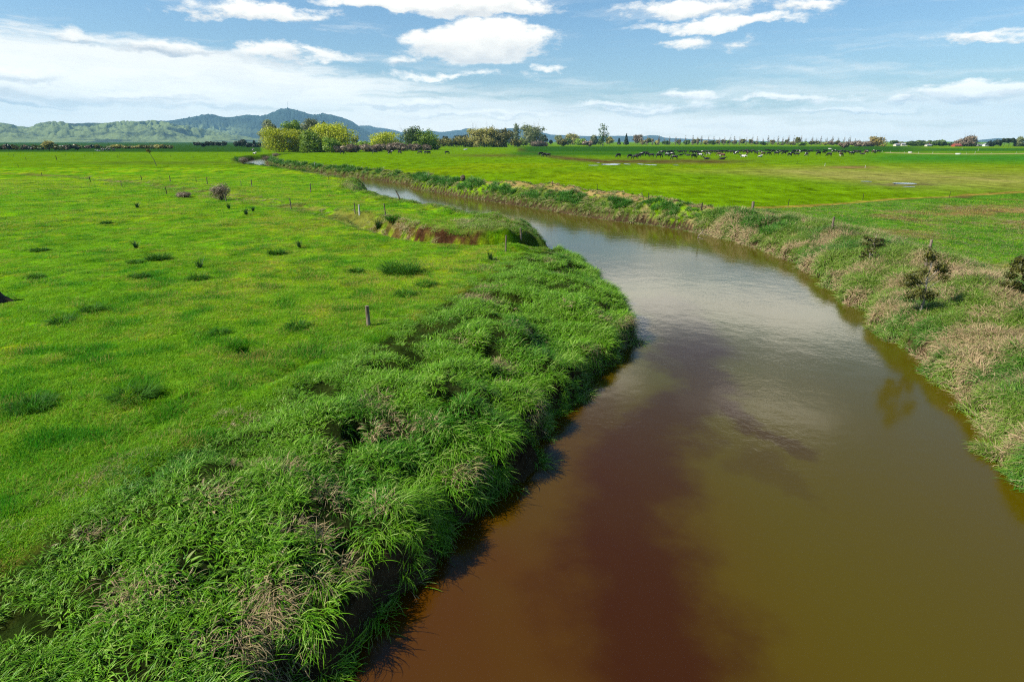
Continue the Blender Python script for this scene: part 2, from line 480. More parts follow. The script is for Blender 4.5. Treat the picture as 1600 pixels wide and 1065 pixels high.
def build_world():
    w = bpy.data.worlds.new('World'); scene.world = w; w.use_nodes = True
    t = w.node_tree; t.nodes.clear(); q = NT(t)
    out = q.new('ShaderNodeOutputWorld'); bg = q.new('ShaderNodeBackground')
    sky = q.new('ShaderNodeTexSky', sky_type='NISHITA'); sky.sun_disc = False
    sky.sun_elevation = SUN_EL; sky.sun_rotation = SUN_AZ
    sky.air_density = 1.0; sky.dust_density = 0.6; sky.ozone_density = 2.0; sky.altitude = 20
    g = q.new('ShaderNodeTexCoord').outputs['Generated']
    s = q.sep(g)
    az = q.m('MULTIPLY', q.m('ARCTAN2', s[0], s[1]), 57.2958)
    el = q.m('MULTIPLY', q.m('ARCSINE', s[2]), 57.2958)
    pos = q.xyz(az, el)
    # billowing displacement of the cloud outlines
    w1 = q.noise(q.vm('MULTIPLY', pos, (0.16, 0.42, 1)), 1.0, 7, 0.62, out='Color')
    w1 = q.vm('SUBTRACT', w1, (0.5, 0.5, 0.5))
    wp = q.vm('ADD', pos, q.vm('MULTIPLY', w1, (8.0, 3.4, 0)))
    fl = q.noise(q.vm('MULTIPLY', pos, (0.5, 0.95, 1)), 1.0, 9, 0.66)
    streak = q.noise(q.vm('MULTIPLY', q.vm('ADD', pos, q.vm('MULTIPLY', w1, (14, 1.5, 0))), (0.055, 0.55, 1)), 1.0, 6, 0.6)
    wsep = q.sep(wp)
    def azel(u, v):
        d = Vector([float(c) for c in ray(u, v)]).normalized()
        return math.degrees(math.atan2(d.x, d.y)), math.degrees(math.asin(d.z))
    total = None; shade = None
    # x, y, half width, half height (in the photograph's pixels), density, greyness, tilt
    CL = [(748,70,96,36,2.2,.3,0),(620,4,110,18,1.5,.15,0),(735,10,120,26,1.7,.3,0),(400,17,115,15,1.0,.2,0),
          (262,70,75,14,.72,.5,0),(425,86,58,17,1.15,.25,0),(505,84,50,10,.65,.1,0),(118,54,48,12,.55,.35,0),(630,92,30,12,.5,.4,0),
          (1130,36,130,12,1.2,.12,0),(1090,10,120,16,.9,.2,0),(1262,8,48,14,.8,.2,0),(1062,66,42,13,.85,.1,0),
          (1156,68,20,7,.45,.2,0),(855,104,20,8,.7,.1,0),(1535,58,95,9,.8,.3,0),(1520,142,95,17,1.35,.3,0),(1412,157,36,9,1.1,.3,0),
          (1080,151,46,8,.8,.3,0),(1230,156,90,9,.75,.2,0),(960,166,80,8,.7,.3,0),(1340,176,120,6,.7,.25,0),(640,168,90,7,.7,.25,0),(760,182,120,6,.7,.2,0),(20,160,70,10,.8,.35,0),(230,150,80,9,.8,.3,0),(30,122,52,15,.7,.28,0),(150,150,150,16,.4,.2,0),(690,118,120,7,.5,.0,0),
          (330,160,120,10,.4,.2,0),(1030,172,160,10,.5,.3,0)]
    ABOVE = [(14, 14.4, 24, 2.3, 2.4, .1), (10, 22.5, 3.5, 1.3, 1.3, .1), (26, 23.5, 7, 1.3, .9, .2)]  # unseen clouds above the view, added to brighten the river's reflection
    for (u, v, rx, ry, den, gr, tl) in CL + [(*c, 'deg') for c in ABOVE]:
        if tl == 'deg': a0, e0, ra, re = u, v, rx, ry
        else:
            a0, e0 = azel(u, v); a1, _ = azel(u + rx, v); _, e1 = azel(u, v - ry)
            ra = abs(a1 - a0); re = abs(e1 - e0)
        dx = q.m('MULTIPLY', q.m('SUBTRACT', wsep[0], a0), 1 / ra)
        dy0 = q.m('MULTIPLY', q.m('SUBTRACT', wsep[1], e0), 1 / re)
        # flat bases: stretch the lower half
        dy = q.m('MULTIPLY', dy0, q.rng(dy0, -0.2, 0.2, 1.5, 1.0))
        r = q.m('SQRT', q.m('ADD', q.m('MULTIPLY', dx, dx), q.m('MULTIPLY', dy, dy)))
        d = q.m('MULTIPLY', q.m('SUBTRACT', 1.25, r), den)
        total = d if total is None else q.m('MAXIMUM', total, d)
        b = q.m('MULTIPLY', q.rng(dy0, 0.35, -0.65), q.rng(r, 1.6, 0.6, 0, min(1.0, gr * 2.2)))
        shade = b if shade is None else q.m('MAXIMUM', shade, b)
    dens = q.m('ADD', total, q.m('MULTIPLY', q.m('SUBTRACT', fl, 0.47), 1.9))
    cum = q.rng(dens, 0.0, 0.8)
    # veil of thin high cloud, thicker to the left and towards the horizon
    leftness = q.rng(az, 8.0, -34.0)
    hi = q.m('ADD', 6.2, q.m('MULTIPLY', leftness, 2.6)); lo = q.m('ADD', 0.6, q.m('MULTIPLY', leftness, 4.6))
    band = q.m('MULTIPLY', q.rng(el, hi, lo), q.m('ADD', 0.72, q.m('MULTIPLY', leftness, 0.28)))
    veil = q.m('ADD', q.m('MULTIPLY', band, 1.05), q.m('MULTIPLY', q.m('SUBTRACT', streak, 0.52), q.m('ADD', 1.9, q.m('MULTIPLY', leftness, 1.5))))
    veil = q.m('MULTIPLY', q.rng(veil, -0.05, 0.75), q.rng(el, 14.0, 9.0, 0.0, 1.0))
    cover = q.m('SUBTRACT', 1.0, q.m('MULTIPLY', q.m('SUBTRACT', 1.0, cum), q.m('SUBTRACT', 1.0, q.m('MULTIPLY', veil, 0.88))))
    cover = q.m('MULTIPLY', cover, q.rng(el, 32.0, 50.0, 1.0, 0.15))
    puff = q.noise(q.vm('MULTIPLY', wp, (0.35, 0.8, 1)), 1.0, 5, 0.6)
    sh = q.m('ADD', shade, q.m('MULTIPLY', q.m('SUBTRACT', puff, 0.46), q.m('ADD', 0.5, shade)), clamp=True)
    lowgrey = q.m('MULTIPLY', q.rng(streak, 0.45, 0.68, 0.0, 0.30), q.rng(el, 8.0, 3.0))
    sh = q.m('ADD', sh, lowgrey, clamp=True)
    K = 1 / 0.1
    glow = q.m('MULTIPLY', q.rng(el, 8.5, 1.5, 1.0, 1.45), q.rng(el, 11.7, 12.5, 1.0, 2.0))  # second factor boosts the unseen upper clouds to lighten the water
    ccol = q.mix(sh, (1.09 * K * CLOUD, 1.03 * K * CLOUD, 0.93 * K * CLOUD, 1), (0.52 * K * CLOUD, 0.545 * K * CLOUD, 0.58 * K * CLOUD, 1))
    hs = q.new('ShaderNodeHueSaturation'); hs.inputs['Saturation'].default_value = 1.24; hs.inputs['Value'].default_value = .93; q.put(hs.inputs['Color'], sky.outputs[0])
    ccol = q.vm('SCALE', ccol, scale=glow)
    col = q.mix(cover, hs.outputs[0], ccol)
    q.put(bg.inputs[0], col); bg.inputs[1].default_value = SKY_STRENGTH
    t.links.new(bg.outputs[0], out.inputs[0])
    try: w.cycles.sampling_method = 'MANUAL'; w.cycles.sample_map_resolution = 512
    except Exception: pass
    sun = bpy.data.lights.new('sun', 'SUN'); sun.energy = SUN; sun.angle = R_(0.55); sun.color = (1, .955, .88)
    so = bpy.data.objects.new('sun', sun); COL.objects.link(so)
    d = Vector((math.sin(SUN_AZ) * math.cos(SUN_EL), math.cos(SUN_AZ) * math.cos(SUN_EL), math.sin(SUN_EL)))
    so.rotation_euler = d.to_track_quat('Z', 'Y').to_euler()
    so.location = (0, 0, 50)

CLOUD = 0.84; SKY_STRENGTH = 0.076; SUN = 5.0
build_world()

cam = bpy.data.cameras.new('camera'); cam.sensor_width = 36; cam.lens = F / 1600 * 36
cam.clip_start = 0.1; cam.clip_end = 90000
co = bpy.data.objects.new('camera', cam); COL.objects.link(co); co.location = (0, 0, CAM_H)
co.rotation_euler = (math.pi / 2 - PITCH, 0, 0); scene.camera = co
scene.view_settings.view_transform = 'Standard'; scene.view_settings.look = 'None'
scene.view_settings.exposure = 1.0; scene.view_settings.gamma = 1
cy = scene.cycles
DENOISE = False
cy.max_bounces = 5; cy.diffuse_bounces = 2; cy.glossy_bounces = 3; cy.transmission_bounces = 4; cy.transparent_max_bounces = 8
cy.sample_clamp_indirect = 2; cy.sample_clamp_direct = 5; cy.volume_bounces = 0; cy.use_denoising = DENOISE; cy.denoiser = 'OPENIMAGEDENOISE'; cy.denoising_input_passes = 'RGB_ALBEDO_NORMAL'; cy.denoising_prefilter = 'ACCURATE'; cy.pixel_filter_type = 'BLACKMAN_HARRIS'; cy.filter_width = 1.15; cy.caustics_reflective = False; cy.caustics_refractive = False
cy.use_adaptive_sampling = False; cy.adaptive_threshold = 0.015

# ------------------------------------------------------------------ ground
def make_ground():
    A = np.radians(np.linspace(-112, 112, 900)); RR = np.concatenate([np.geomspace(1.2, 8, 90), np.geomspace(8, 130, 600)[1:], np.geomspace(130, 16200, 260)[1:]])
    a, r = np.meshgrid(A, RR)
    x = (r * np.sin(a)).ravel(); y = (r * np.cos(a)).ravel()
    z = ground_z(x, y)
    na, nr = len(A), len(RR)
    i = np.arange(nr - 1)[:, None] * na + np.arange(na - 1)[None, :]
    f = np.stack([i, i + 1, i + na + 1, i + na], -1).reshape(-1, 4)
    u, v = proj(x, y, z)
    rad = np.hypot(x, y)
    near = rad < 420
    d = np.full(x.shape, 200.); d[near] = river_d(x[near], y[near])
    L = np.zeros(x.shape); L[near] = left_side(x[near], y[near])
    L[(~near)] = (u[~near] < 420)
    def C(*c): return np.array(c, float)[None, :]
    def mixc(col, c2, t): return col + (C(*c2) - col) * np.clip(t, 0, 1)[:, None]
    n1 = fbm(x / 9, y / 9, 21, 4); n2 = fbm(x / 2.2, y / 2.2, 31, 3); n3 = fbm(x / 30, y / 60, 41, 3)
    GREEN = (.11, .265, .004); YEL = (.22, .32, .004); DEEP = (.018, .085, .003); STRAW = (.30, .195, .08); MUD = (.085, .050, .020); SOIL = (.075, .036, .015)
    col = np.repeat(C(*GREEN), len(x), 0)
    col = mixc(col, YEL, sstep(.42, .68, .6 * n1 + .4 * n2) * .7 * (L > .5))
    # the mid part of the left paddock is the most yellow
    yb = np.exp(-((v - 420) / 120) ** 2) * sstep(150, 450, u) * (1 - sstep(760, 900, u)) * (L > .5)
    col = mixc(col, (.05, .16, .004), (rad < 60) * sstep(34, 12, rad) * .25 * (L > .5))
    col = mixc(col, YEL, yb * sstep(.3, .6, n2) * .8)
    col = mixc(col, DEEP, sstep(.55, .75, fbm(x / 3.3, y / 3.3, 55, 4)) * .12 * (L > .5))
    col = mixc(col, (.030, .13, .003), sstep(.55, .7, fbm(x / .9, y / .9, 57, 4)) * .7 * (L > .5))
    col = mixc(col, (.26, .27, .01), sstep(.60, .72, fbm(x / .7 + 9, y / .7, 59, 3)) * .6 * (L > .5))
    # beyond the river: brighter, mown-looking sward
    R = (L < .5)
    col = mixc(col, (.105, .195, .002), R * (rad > 45) * .85)
    col = mixc(col, (.16, .225, .002), R * sstep(.40, .62, n3) * .6 * (v > 255))
    farL = (L > .5) & (v < 262)
    col = mixc(col, (.095, .19, .003), farL * .8)
    col = mixc(col, (.075, .11, .012), (L > .5) * np.exp(-((v - 254.5) / 2.6) ** 2) * sstep(90, 200, u) * (1 - sstep(330, 420, u)) * .6)
    # worn, dry part of the cow paddock on the right
    dryb = np.exp(-((v - lerp(268, 283, sstep(1150, 1600, u))) / lerp(4, 15, sstep(1050, 1500, u))) ** 2) * sstep(980, 1300, u) * R
    col = mixc(col, (.25, .22, .065), dryb * (0.55 + .6 * (fbm(x / 6, y / 14, 61, 4) - .3)))
    col = mixc(col, (.030, .155, .012), R * np.exp(-((v - 247) / 8) ** 2) * sstep(1290, 1420, u) * .85)
    # trampled ground round the puddles
    mudm = np.exp(-((v - 252.5) / 3.6) ** 2) * sstep(900, 960, u) * (1 - sstep(1090, 1230, u)) * R
    mudm = np.maximum(mudm, np.exp(-((v - lerp(243, 240, 0)) / 2.5) ** 2 - ((u - 775) / 75) ** 2) * .7)
    trk = seg_dist(u, v, [(812, 234), (835, 238), (865, 245), (900, 249), (950, 253)])[0]
    mudm = np.maximum(mudm, np.exp(-(trk / 3.2) ** 2) * R)
    col = mixc(col, MUD, mudm * (.5 + .8 * fbm(x / 3, y / 7, 71, 3)))
    pd = np.exp(-((v - 288) / 3.5) ** 2 - ((u - 1410) / 60) ** 2)
    col = mixc(col, (.14, .115, .05), pd * R * sstep(.35, .6, fbm(x / 1.3, y / 2.5, 77, 3)))
    pd = np.exp(-((v - 261.5) / 1.7) ** 2 - ((u - 1330) / 38) ** 2)
    col = mixc(col, (.20, .12, .05), pd * R)
    # darker green bands across the far paddocks
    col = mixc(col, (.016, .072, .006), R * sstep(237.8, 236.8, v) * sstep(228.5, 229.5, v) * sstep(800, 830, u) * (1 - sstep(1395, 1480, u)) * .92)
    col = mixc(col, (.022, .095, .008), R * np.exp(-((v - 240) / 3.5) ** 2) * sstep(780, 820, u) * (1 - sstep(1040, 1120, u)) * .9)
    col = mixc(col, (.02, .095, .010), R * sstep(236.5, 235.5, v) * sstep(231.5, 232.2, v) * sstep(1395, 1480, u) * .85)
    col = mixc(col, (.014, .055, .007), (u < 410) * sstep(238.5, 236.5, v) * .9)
    tr = seg_dist(u, v, [(1385, 238.6), (1440, 240.0), (1520, 240.8), (1610, 240.0)])[0]
    col = mixc(col, (.30, .28, .10), R * (1 - sstep(.35, 1.0, tr)))
    # straw-coloured strip along the top of the far bank and the fence line beyond it
    SL = STRIP
    dsl, _, _ = seg_dist(x, y, SL)
    sw = 2.0 + 2.4 * (fbm(x / 4, y / 4, 81, 3) - .5)
    col = mixc(col, STRAW, (1 - sstep(sw * .6, sw * 1.15, dsl)) * R * (.75 + .5 * (n2 - .3)) * sstep(1.7, 2.5, d) * sstep(.25, .42, fbm(x / 1.1, y / 1.1, 85, 3)))
    SL2 = [tuple(at(a_, b_, 0)[:2]) for a_, b_ in [(1120,329),(1180,326),(1260,323),(1320,318),(1400,311),(1460,308),(1530,304),(1700,297)]]
    dsl2, _, _ = seg_dist(x, y, SL2)
    col = mixc(col, (.34, .19, .05), (1 - sstep(.1, 1.5, dsl2 + 1.4 * (fbm(x / 1.5, y / 1.5, 83, 3) - .5))) * R * .75)
    # rough ground between the fence line and the river on the right
    rough = R * (v > 300) * sstep(0.5, 1.5, d)
    below = (v > np.interp(u, [1100, 1180, 1260, 1400, 1530, 1600], [332, 327, 324, 312, 305, 302]))
    rb = rough * below * (u > 1120)
    col = mixc(col, (.052, .15, .012), rb * .9)
    col = mixc(col, (.17, .10, .045), rb * sstep(.5, .68, fbm(x / 4, y / 4, 91, 4)) * .8)
    red = np.exp(-((v - 331) / 9) ** 2) * sstep(1390, 1480, u)
    col = mixc(col, (.24, .12, .06), rb * red * sstep(.38, .6, n2))
    # banks
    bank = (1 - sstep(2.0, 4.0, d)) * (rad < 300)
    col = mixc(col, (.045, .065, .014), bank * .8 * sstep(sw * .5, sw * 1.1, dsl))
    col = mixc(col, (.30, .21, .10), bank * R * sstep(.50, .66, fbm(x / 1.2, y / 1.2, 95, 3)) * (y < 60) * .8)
    dd, sd, pp = seg_dist(x, y, DITCH); npt = len(DITCH) - 1
    s1 = (1 - sstep(1.6, 2.6, dd)) * sstep(npt * .38, npt * .58, pp) * near
    s1 = s1 * (1 - sstep(742, 775, u)) * sstep(.28, .5, fbm(x / .8, y / .8, 99, 3)); col = mixc(col, SOIL, s1 * (sd > 0))
    col = mixc(col, (.12, .11, .03), (1 - sstep(1.0, 2.6, dd)) * (1 - sstep(npt * .42, npt * .6, pp)) * near * sstep(.35, .55, n2) * .8)
    pen = (L > .5) * near * (sd > 0) * sstep(npt * .5, npt * .62, pp) * (dd < 14) * (y < 75) * (d > 1)
    col = mixc(col, (.13, .15, .035), pen * (dd > 1.5) * .8)
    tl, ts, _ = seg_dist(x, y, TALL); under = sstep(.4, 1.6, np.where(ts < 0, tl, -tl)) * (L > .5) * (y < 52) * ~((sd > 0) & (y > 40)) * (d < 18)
    col = mixc(col, (.016, .022, .006), under * .93)  # soil under tall clumps darkened, shade of the gaps put into the colour
    # clear of the water the bed is silt
    col = mixc(col, (.06, .04, .02), (d < 0.3))
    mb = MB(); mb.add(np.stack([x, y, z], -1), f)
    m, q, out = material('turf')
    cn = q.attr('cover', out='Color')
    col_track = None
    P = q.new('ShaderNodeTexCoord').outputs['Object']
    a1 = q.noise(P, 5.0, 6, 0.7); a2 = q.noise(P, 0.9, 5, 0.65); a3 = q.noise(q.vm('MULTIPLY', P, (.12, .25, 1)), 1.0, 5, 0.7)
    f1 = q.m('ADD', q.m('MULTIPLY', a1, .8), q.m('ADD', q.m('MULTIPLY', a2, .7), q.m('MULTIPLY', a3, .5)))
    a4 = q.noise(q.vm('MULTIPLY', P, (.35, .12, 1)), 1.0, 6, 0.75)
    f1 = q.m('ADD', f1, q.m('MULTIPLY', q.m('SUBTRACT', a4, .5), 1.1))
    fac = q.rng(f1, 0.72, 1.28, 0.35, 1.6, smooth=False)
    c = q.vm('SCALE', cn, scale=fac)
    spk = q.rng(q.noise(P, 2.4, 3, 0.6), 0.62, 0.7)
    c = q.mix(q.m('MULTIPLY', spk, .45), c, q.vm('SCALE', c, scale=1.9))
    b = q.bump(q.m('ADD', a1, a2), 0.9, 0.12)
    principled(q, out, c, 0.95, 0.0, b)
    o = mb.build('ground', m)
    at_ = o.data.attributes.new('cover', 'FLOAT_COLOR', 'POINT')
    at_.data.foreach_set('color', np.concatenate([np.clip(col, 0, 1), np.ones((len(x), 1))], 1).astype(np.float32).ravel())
    tag(o, 'flat green river plain with grassy banks', kind='structure')
make_ground()

def make_water():
    mb = MB()
    mb.add([(-160, -40, WATER_Z), (60, -40, WATER_Z), (60, 420, WATER_Z), (-160, 420, WATER_Z)], [(0, 1, 2, 3)])
    m, q, out = material('river_water')
    P = q.new('ShaderNodeTexCoord').outputs['Object']
    s = q.sep(P)
    wv = q.vm('MULTIPLY', q.vm('SUBTRACT', q.noise(P, 0.42, 6, 0.6, out='Color'), (.5, .5, .5)), (3.4, 5.0, 0))
    W = q.vm('ADD', P, wv); ws = q.sep(W)
    # plume of red-brown sediment lying along the left half of the channel
    def pw(u, v): return [float(c) for c in at(u, v, WATER_Z)[:2]]
    path = [(1035,470,40,.35),(1085,545,62,.75),(1105,600,45,.7),(1005,690,70,.75),(965,790,105,.85),(1000,920,130,.95),(1060,1100,185,1.0)]
    wisps = [((1040,560,30,.6),(1150,655,26,.75)),((1150,655,26,.75),(1245,700,18,.4)),((930,600,40,.3),(985,700,60,.5)),((1180,720,50,.3),(1260,790,30,.2))]
    mask = None
    for A_, B_ in list(zip(path[:-1], path[1:])) + wisps:
        ax, ay = pw(A_[0], A_[1]); bx, by = pw(B_[0], B_[1])
        ra = abs(pw(A_[0] + A_[2], A_[1])[0] - ax); rb = abs(pw(B_[0] + B_[2], B_[1])[0] - bx)
        l2 = (bx - ax) ** 2 + (by - ay) ** 2
        px_ = q.m('SUBTRACT', ws[0], ax); py_ = q.m('SUBTRACT', ws[1], ay)
        t = q.m('DIVIDE', q.m('ADD', q.m('MULTIPLY', px_, bx - ax), q.m('MULTIPLY', py_, by - ay)), l2, clamp=True)
        ex = q.m('SUBTRACT', px_, q.m('MULTIPLY', t, bx - ax)); ey = q.m('MULTIPLY', q.m('SUBTRACT', py_, q.m('MULTIPLY', t, by - ay)), .8)
        r = q.m('DIVIDE', q.m('SQRT', q.m('ADD', q.m('MULTIPLY', ex, ex), q.m('MULTIPLY', ey, ey))), q.m('ADD', ra, q.m('MULTIPLY', t, rb - ra)))
        k = q.m('MULTIPLY', q.rng(r, 1.45, .35), q.m('ADD', A_[3], q.m('MULTIPLY', t, B_[3] - A_[3])))
        mask = k if mask is None else q.m('MAXIMUM', mask, k)
    base = q.mix(q.rng(s[0], 0.0, 6.5), (.062, .022, .001, 1), (.068, .050, .0003, 1))
    base = q.mix(q.rng(s[1], 11.0, 28.0), base, (.064, .062, .003, 1))
    base = q.mix(q.rng(q.noise(P, 0.15, 3, .5), .35, .65, 0, .4), base, (.072, .050, .0005, 1))
    base = q.mix(q.m('MULTIPLY', mask, .93), base, (.033, .0075, .0002, 1))
    rip = q.noise(q.vm('MULTIPLY', P, (1, 1, 1)), 5.5, 3, .5, 0.4)
    big = q.noise(P, 0.8, 2, .5)
    amp = q.rng(q.noise(P, .22, 3, .5), .4, .62, .25, 1.0)
    h = q.m('ADD', q.m('MULTIPLY', rip, q.m('MULTIPLY', amp, .008)), q.m('MULTIPLY', big, .02))
    b = q.bump(h, 0.5, 1.0)
    p = principled(q, out, base, 0.11, 0.46, b); p.inputs['IOR'].default_value = 1.33
    o = mb.build('water', m); tag(o, 'muddy brown river bending through the fields', kind='structure')
make_water()

# ------------------------------------------------------------------ hills
def tcol_mat(name, c0, c1, scale, thr=(0.45, .55), bump=30):
    m, q, out = material(name)
    P = q.new('ShaderNodeTexCoord').outputs['Object']
    n = q.noise(P, scale, 7, .62); n2 = q.noise(P, scale * 7, 4, .6)
    f = q.rng(q.m('ADD', n, q.m('MULTIPLY', q.m('SUBTRACT', n2, .5), .25)), thr[0], thr[1])
    g = q.attr('tone')
    f2 = q.m('MULTIPLY', f, g, clamp=True)
    c = q.mix(f2, c0, c1)
    principled(q, out, c, 0.9, 0.1, q.bump(n2, 0.8, bump))
    return m

def ridge(name, sky, dist, depth, seed, mat, rough=0.28, green=0.0, label=''):
    """a range whose skyline follows sky [(u, v)] at distance dist; it falls to the plain over 'depth' metres on both sides"""
    us = np.array([p[0] for p in sky], float); vs = np.array([p[1] for p in sky], float)
    U = np.linspace(us[0], us[-1], 640); V = np.interp(U, us, vs)
    n = fbm(U / 9, U * 0 + .5, seed + 5, 4) - .5
    V = V + (n * .8 + (fbm(U / 3.2, U * 0 + 7, seed + 8, 3) - .5) * .7) * np.clip((221 - V) / 15, 0, 1)
    dx, dy, dz = ray(U, V)
    hor = np.hypot(dx, dy)
    az = np.arctan2(dx, dy); top = np.maximum(CAM_H + dist * dz / hor, -5)
    S = np.concatenate([np.linspace(-1, 0, 90), np.linspace(0.03, 1, 24)])
    a, s = np.meshgrid(az, S); tp = np.broadcast_to(top, a.shape)
    rr = dist + s * depth
    x = rr * np.sin(a); y = rr * np.cos(a)
    prof = np.where(s < 0, (1 + s) ** 1.25, (1 - s))
    k = 5.0 / depth * 1.6
    rn = 1 - np.abs(2 * fbm(x * k, y * k, seed, 5, .52) - 1)
    rn2 = 1 - np.abs(2 * fbm(x * k * 3.1, y * k * 3.1, seed + 40, 4, .5) - 1)
    mod = 1 + rough * (3.6 * (rn - .78) + 1.5 * (rn2 - .78)) * np.clip(-s * 4, 0, 1) * 1.3
    z = tp * prof * mod
    # spurs: let low side valleys bite into the foot
    z = np.minimum(z, tp * 1.0) - 4
    na = len(az); i = np.arange(len(S) - 1)[:, None] * na + np.arange(na - 1)[None, :]
    f = np.stack([i, i + 1, i + na + 1, i + na], -1).reshape(-1, 4)
    mb = MB(); u, v = proj(x.ravel(), y.ravel(), z.ravel())
    tone = green(u, v, s.ravel()) if callable(green) else green
    mb.add(np.stack([x.ravel(), y.ravel(), z.ravel()], -1), f, tone)
    o = mb.build(name, mat); tag(o, label, kind='structure'); return o

M_hill = tcol_mat('hill_pasture', (.016, .035, .02), (.15, .20, .065), .0022, (.36, .50), 18)
M_forest = tcol_mat('mountain_bush', (.012, .030, .020), (.16, .21, .07), .0024, (.36, .5), 22)
M_far = tcol_mat('distant_range', (.02, .035, .03), (.04, .05, .03), .001, (.4, .6), 60)
ridge('hills', [(-420,200),(-200,194),(-60,190),(0,192.5),(25,196),(45,199),(62,195),(82,192),(112,194),(140,193.5),(175,194.5),(195,191),(215,193),(232,190),(262,194),(300,200),(350,208),(400,216),(440,221)],
      7400, 3100, 5, M_hill, .48, 1.0, 'green grazed foothills at left')
def mt_green(u, v, s):
    g = np.exp(-((u - 318) / 55) ** 2 - ((v - 205) / 9) ** 2) * 1.6 + .9 * sstep(.5, 1, (v - 196) / 14) * (u < 330)
    return np.clip(g, 0, 1)
ridge('mountain', [(150,215),(200,196),(225,190),(240,188),(262,188.5),(292,184),(325,178),(335,179),(350,183),(362,182.5),(386,179),(410,181),(428,175),(440,170),(450,168.5),(464,172),(488,179),
      (498,179.6),(504,177),(520,179.4),(534,183),(550,189),(560,196),(572,203),(586,212),(600,219),(630,222)], 10500, 3500, 9, M_forest, .24, mt_green, 'forested blue-green mountain behind the foothills')
ridge('far_range', [(520,205),(545,199),(564,196),(578,196),(588,199),(600,200),(616,203),(626,206),(645,206),(670,204),(690,206),(700,205),(712,203),(720,203),(728,200),(745,203),(770,203),(800,200),(814,201),(854,208),(860,210),(880,211),
      (920,212.5),(960,212),(1007,212.4),(1014,211),(1028,211.5),(1039,215),(1060,216),(1095,217.6),(1150,219),(1220,221)], 13500, 2500, 13, M_far, .2, 0.3, 'far blue mountain range on the horizon')
ridge('low_hills', [(1480,221.5),(1524,219),(1540,217.5),(1559,215.5),(1577,217),(1600,218.5),(1650,216),(1720,213),(1800,217),(1900,221)], 13000, 2500, 17, M_far, .2, 0.3, 'low blue hills at the right end of the horizon')
def mast():
    a = at(450, 169, 0); dx, dy, dz = (float(c) for c in ray(450, 168.8)); hor = math.hypot(dx, dy)
    t = 10500 / hor; x, y, z = dx * t, dy * t, CAM_H + dz * t
    r = empty('radio_mast', (x, y, z - 25)); tag(r, 'slender radio mast on the summit of the blue mountain', 'mast')
    m, q, out = material('mast_steel'); principled(q, out, (.35, .36, .38, 1), .5, .5)
    mb = MB(); tube(mb, [(0, 0, 0), (0, 0, 60), (0, 0, 118)], [2.6, 1.9, 1.0], 4); mb.build('shaft', m, r)
    mb = MB(); box(mb, -9, 9, -6, 6, 0, 5); mb.build('hut', m, r)
mast()

# ------------------------------------------------------------------ grass stuff
G_BANK = grass_material('long_grass', (.055, .215, .004, 1), (.21, .44, .012, 1), (.028, .16, .003, 1), (.30, .20, .085, 1), (.44, .34, .18, 1), .48, .16, .25, pale=.7)
G_SHORT = grass_material('short_grass', (.115, .40, .010, 1), (.38, .58, .012, 1), (.035, .26, .008, 1), (.36, .32, .05, 1), (.46, .38, .10, 1), .65, .08, .42, .15)
G_RIGHT = grass_material('rank_grass', (.075, .20, .008, 1), (.21, .32, .03, 1), (.022, .16, .005, 1), (.36, .24, .12, 1), (.56, .42, .23, 1), .5, .18, .25, pale=.3)

P_TALL = prototypes('tall_clump', G_BANK, [
    [dict(n=28, L=.34, Lvar=.6, w=.0155, spread=.17, lean=.50, droop=2.0, seed=s, bias=.25),
     dict(n=22, L=.26, Lvar=.6, w=.0125, spread=.22, lean=.8, droop=1.3, seed=s + 50)] for s in range(8)] + [
    [dict(n=18, L=.24, Lvar=.4, w=.042, spread=.16, lean=.75, droop=1.0, seed=s + 70), dict(n=14, L=.34, Lvar=.6, w=.013, spread=.22, lean=.5, droop=1.6, seed=s + 80)] for s in range(2)])
P_EDGE = prototypes('edge_clump', G_BANK, [
    [dict(n=34, L=.50, Lvar=.6, w=.0135, spread=.2, lean=.55, droop=2.3, seed=s + 100, bias=1.1, seg=5)] for s in range(6)])
P_SHORT = prototypes('short_clump', G_SHORT, [
    [dict(n=60, L=.12, Lvar=.6, w=.0095, spread=.27, lean=.75, droop=.9, seed=s + 200, seg=3)] for s in range(6)])
P_TUFT = prototypes('tuft_clump', G_SHORT, [
    [dict(n=60, L=.42, Lvar=.55, w=.013, spread=.26, lean=.45, droop=1.5, seed=s + 250, seg=3)] for s in range(6)])
P_RANK = prototypes('rank_clump', G_RIGHT, [
    [dict(n=46, L=.58, Lvar=.6, w=.017, spread=.22, lean=.5, droop=1.8, seed=s + 300, bias=.25)] for s in range(8)])
P_FAR = prototypes('far_clump', G_RIGHT, [
    [dict(n=70, L=.95, Lvar=.5, w=.045, spread=.40, lean=.3, droop=1.5, seed=s + 400, bias=.2, seg=3)] for s in range(6)])

def do_scatter(name, coll, nvar, x, y, sc, hs, dry, lush, label, cat, tilt=.6, face=None, sink=0.0, jit=.9):
    z = ground_z(x, y) - sink
    zx, zy = normals(x, y)
    nx, ny = -zx * tilt, -zy * tilt
    nx = nx + rng.normal(0, .06, len(x)); ny = ny + rng.normal(0, .06, len(x))
    nl = np.sqrt(nx * nx + ny * ny + 1); nx, ny, nz = nx / nl, ny / nl, 1 / nl
    rz = rng.uniform(0, 2 * np.pi, len(x)) if face is None else face + rng.normal(0, jit, len(x))
    rot = euler_from(nx, ny, nz, rz)
    size = np.stack([sc, sc, sc * hs], -1)
    return scatter(name, coll, x, y, z, rot, size, dry, lush, label, cat, nvar)

def cell_points(x0, x1, y0, y1, dens):
    n = int((x1 - x0) * (y1 - y0) * dens)
    return rng.uniform(x0, x1, n), rng.uniform(y0, y1, n)

def grad_river(x, y, e=.2):
    gx = river_d(x + e, y) - river_d(x - e, y); gy = river_d(x, y + e) - river_d(x, y - e)
    return np.arctan2(-gy, -gx)         # direction towards the water

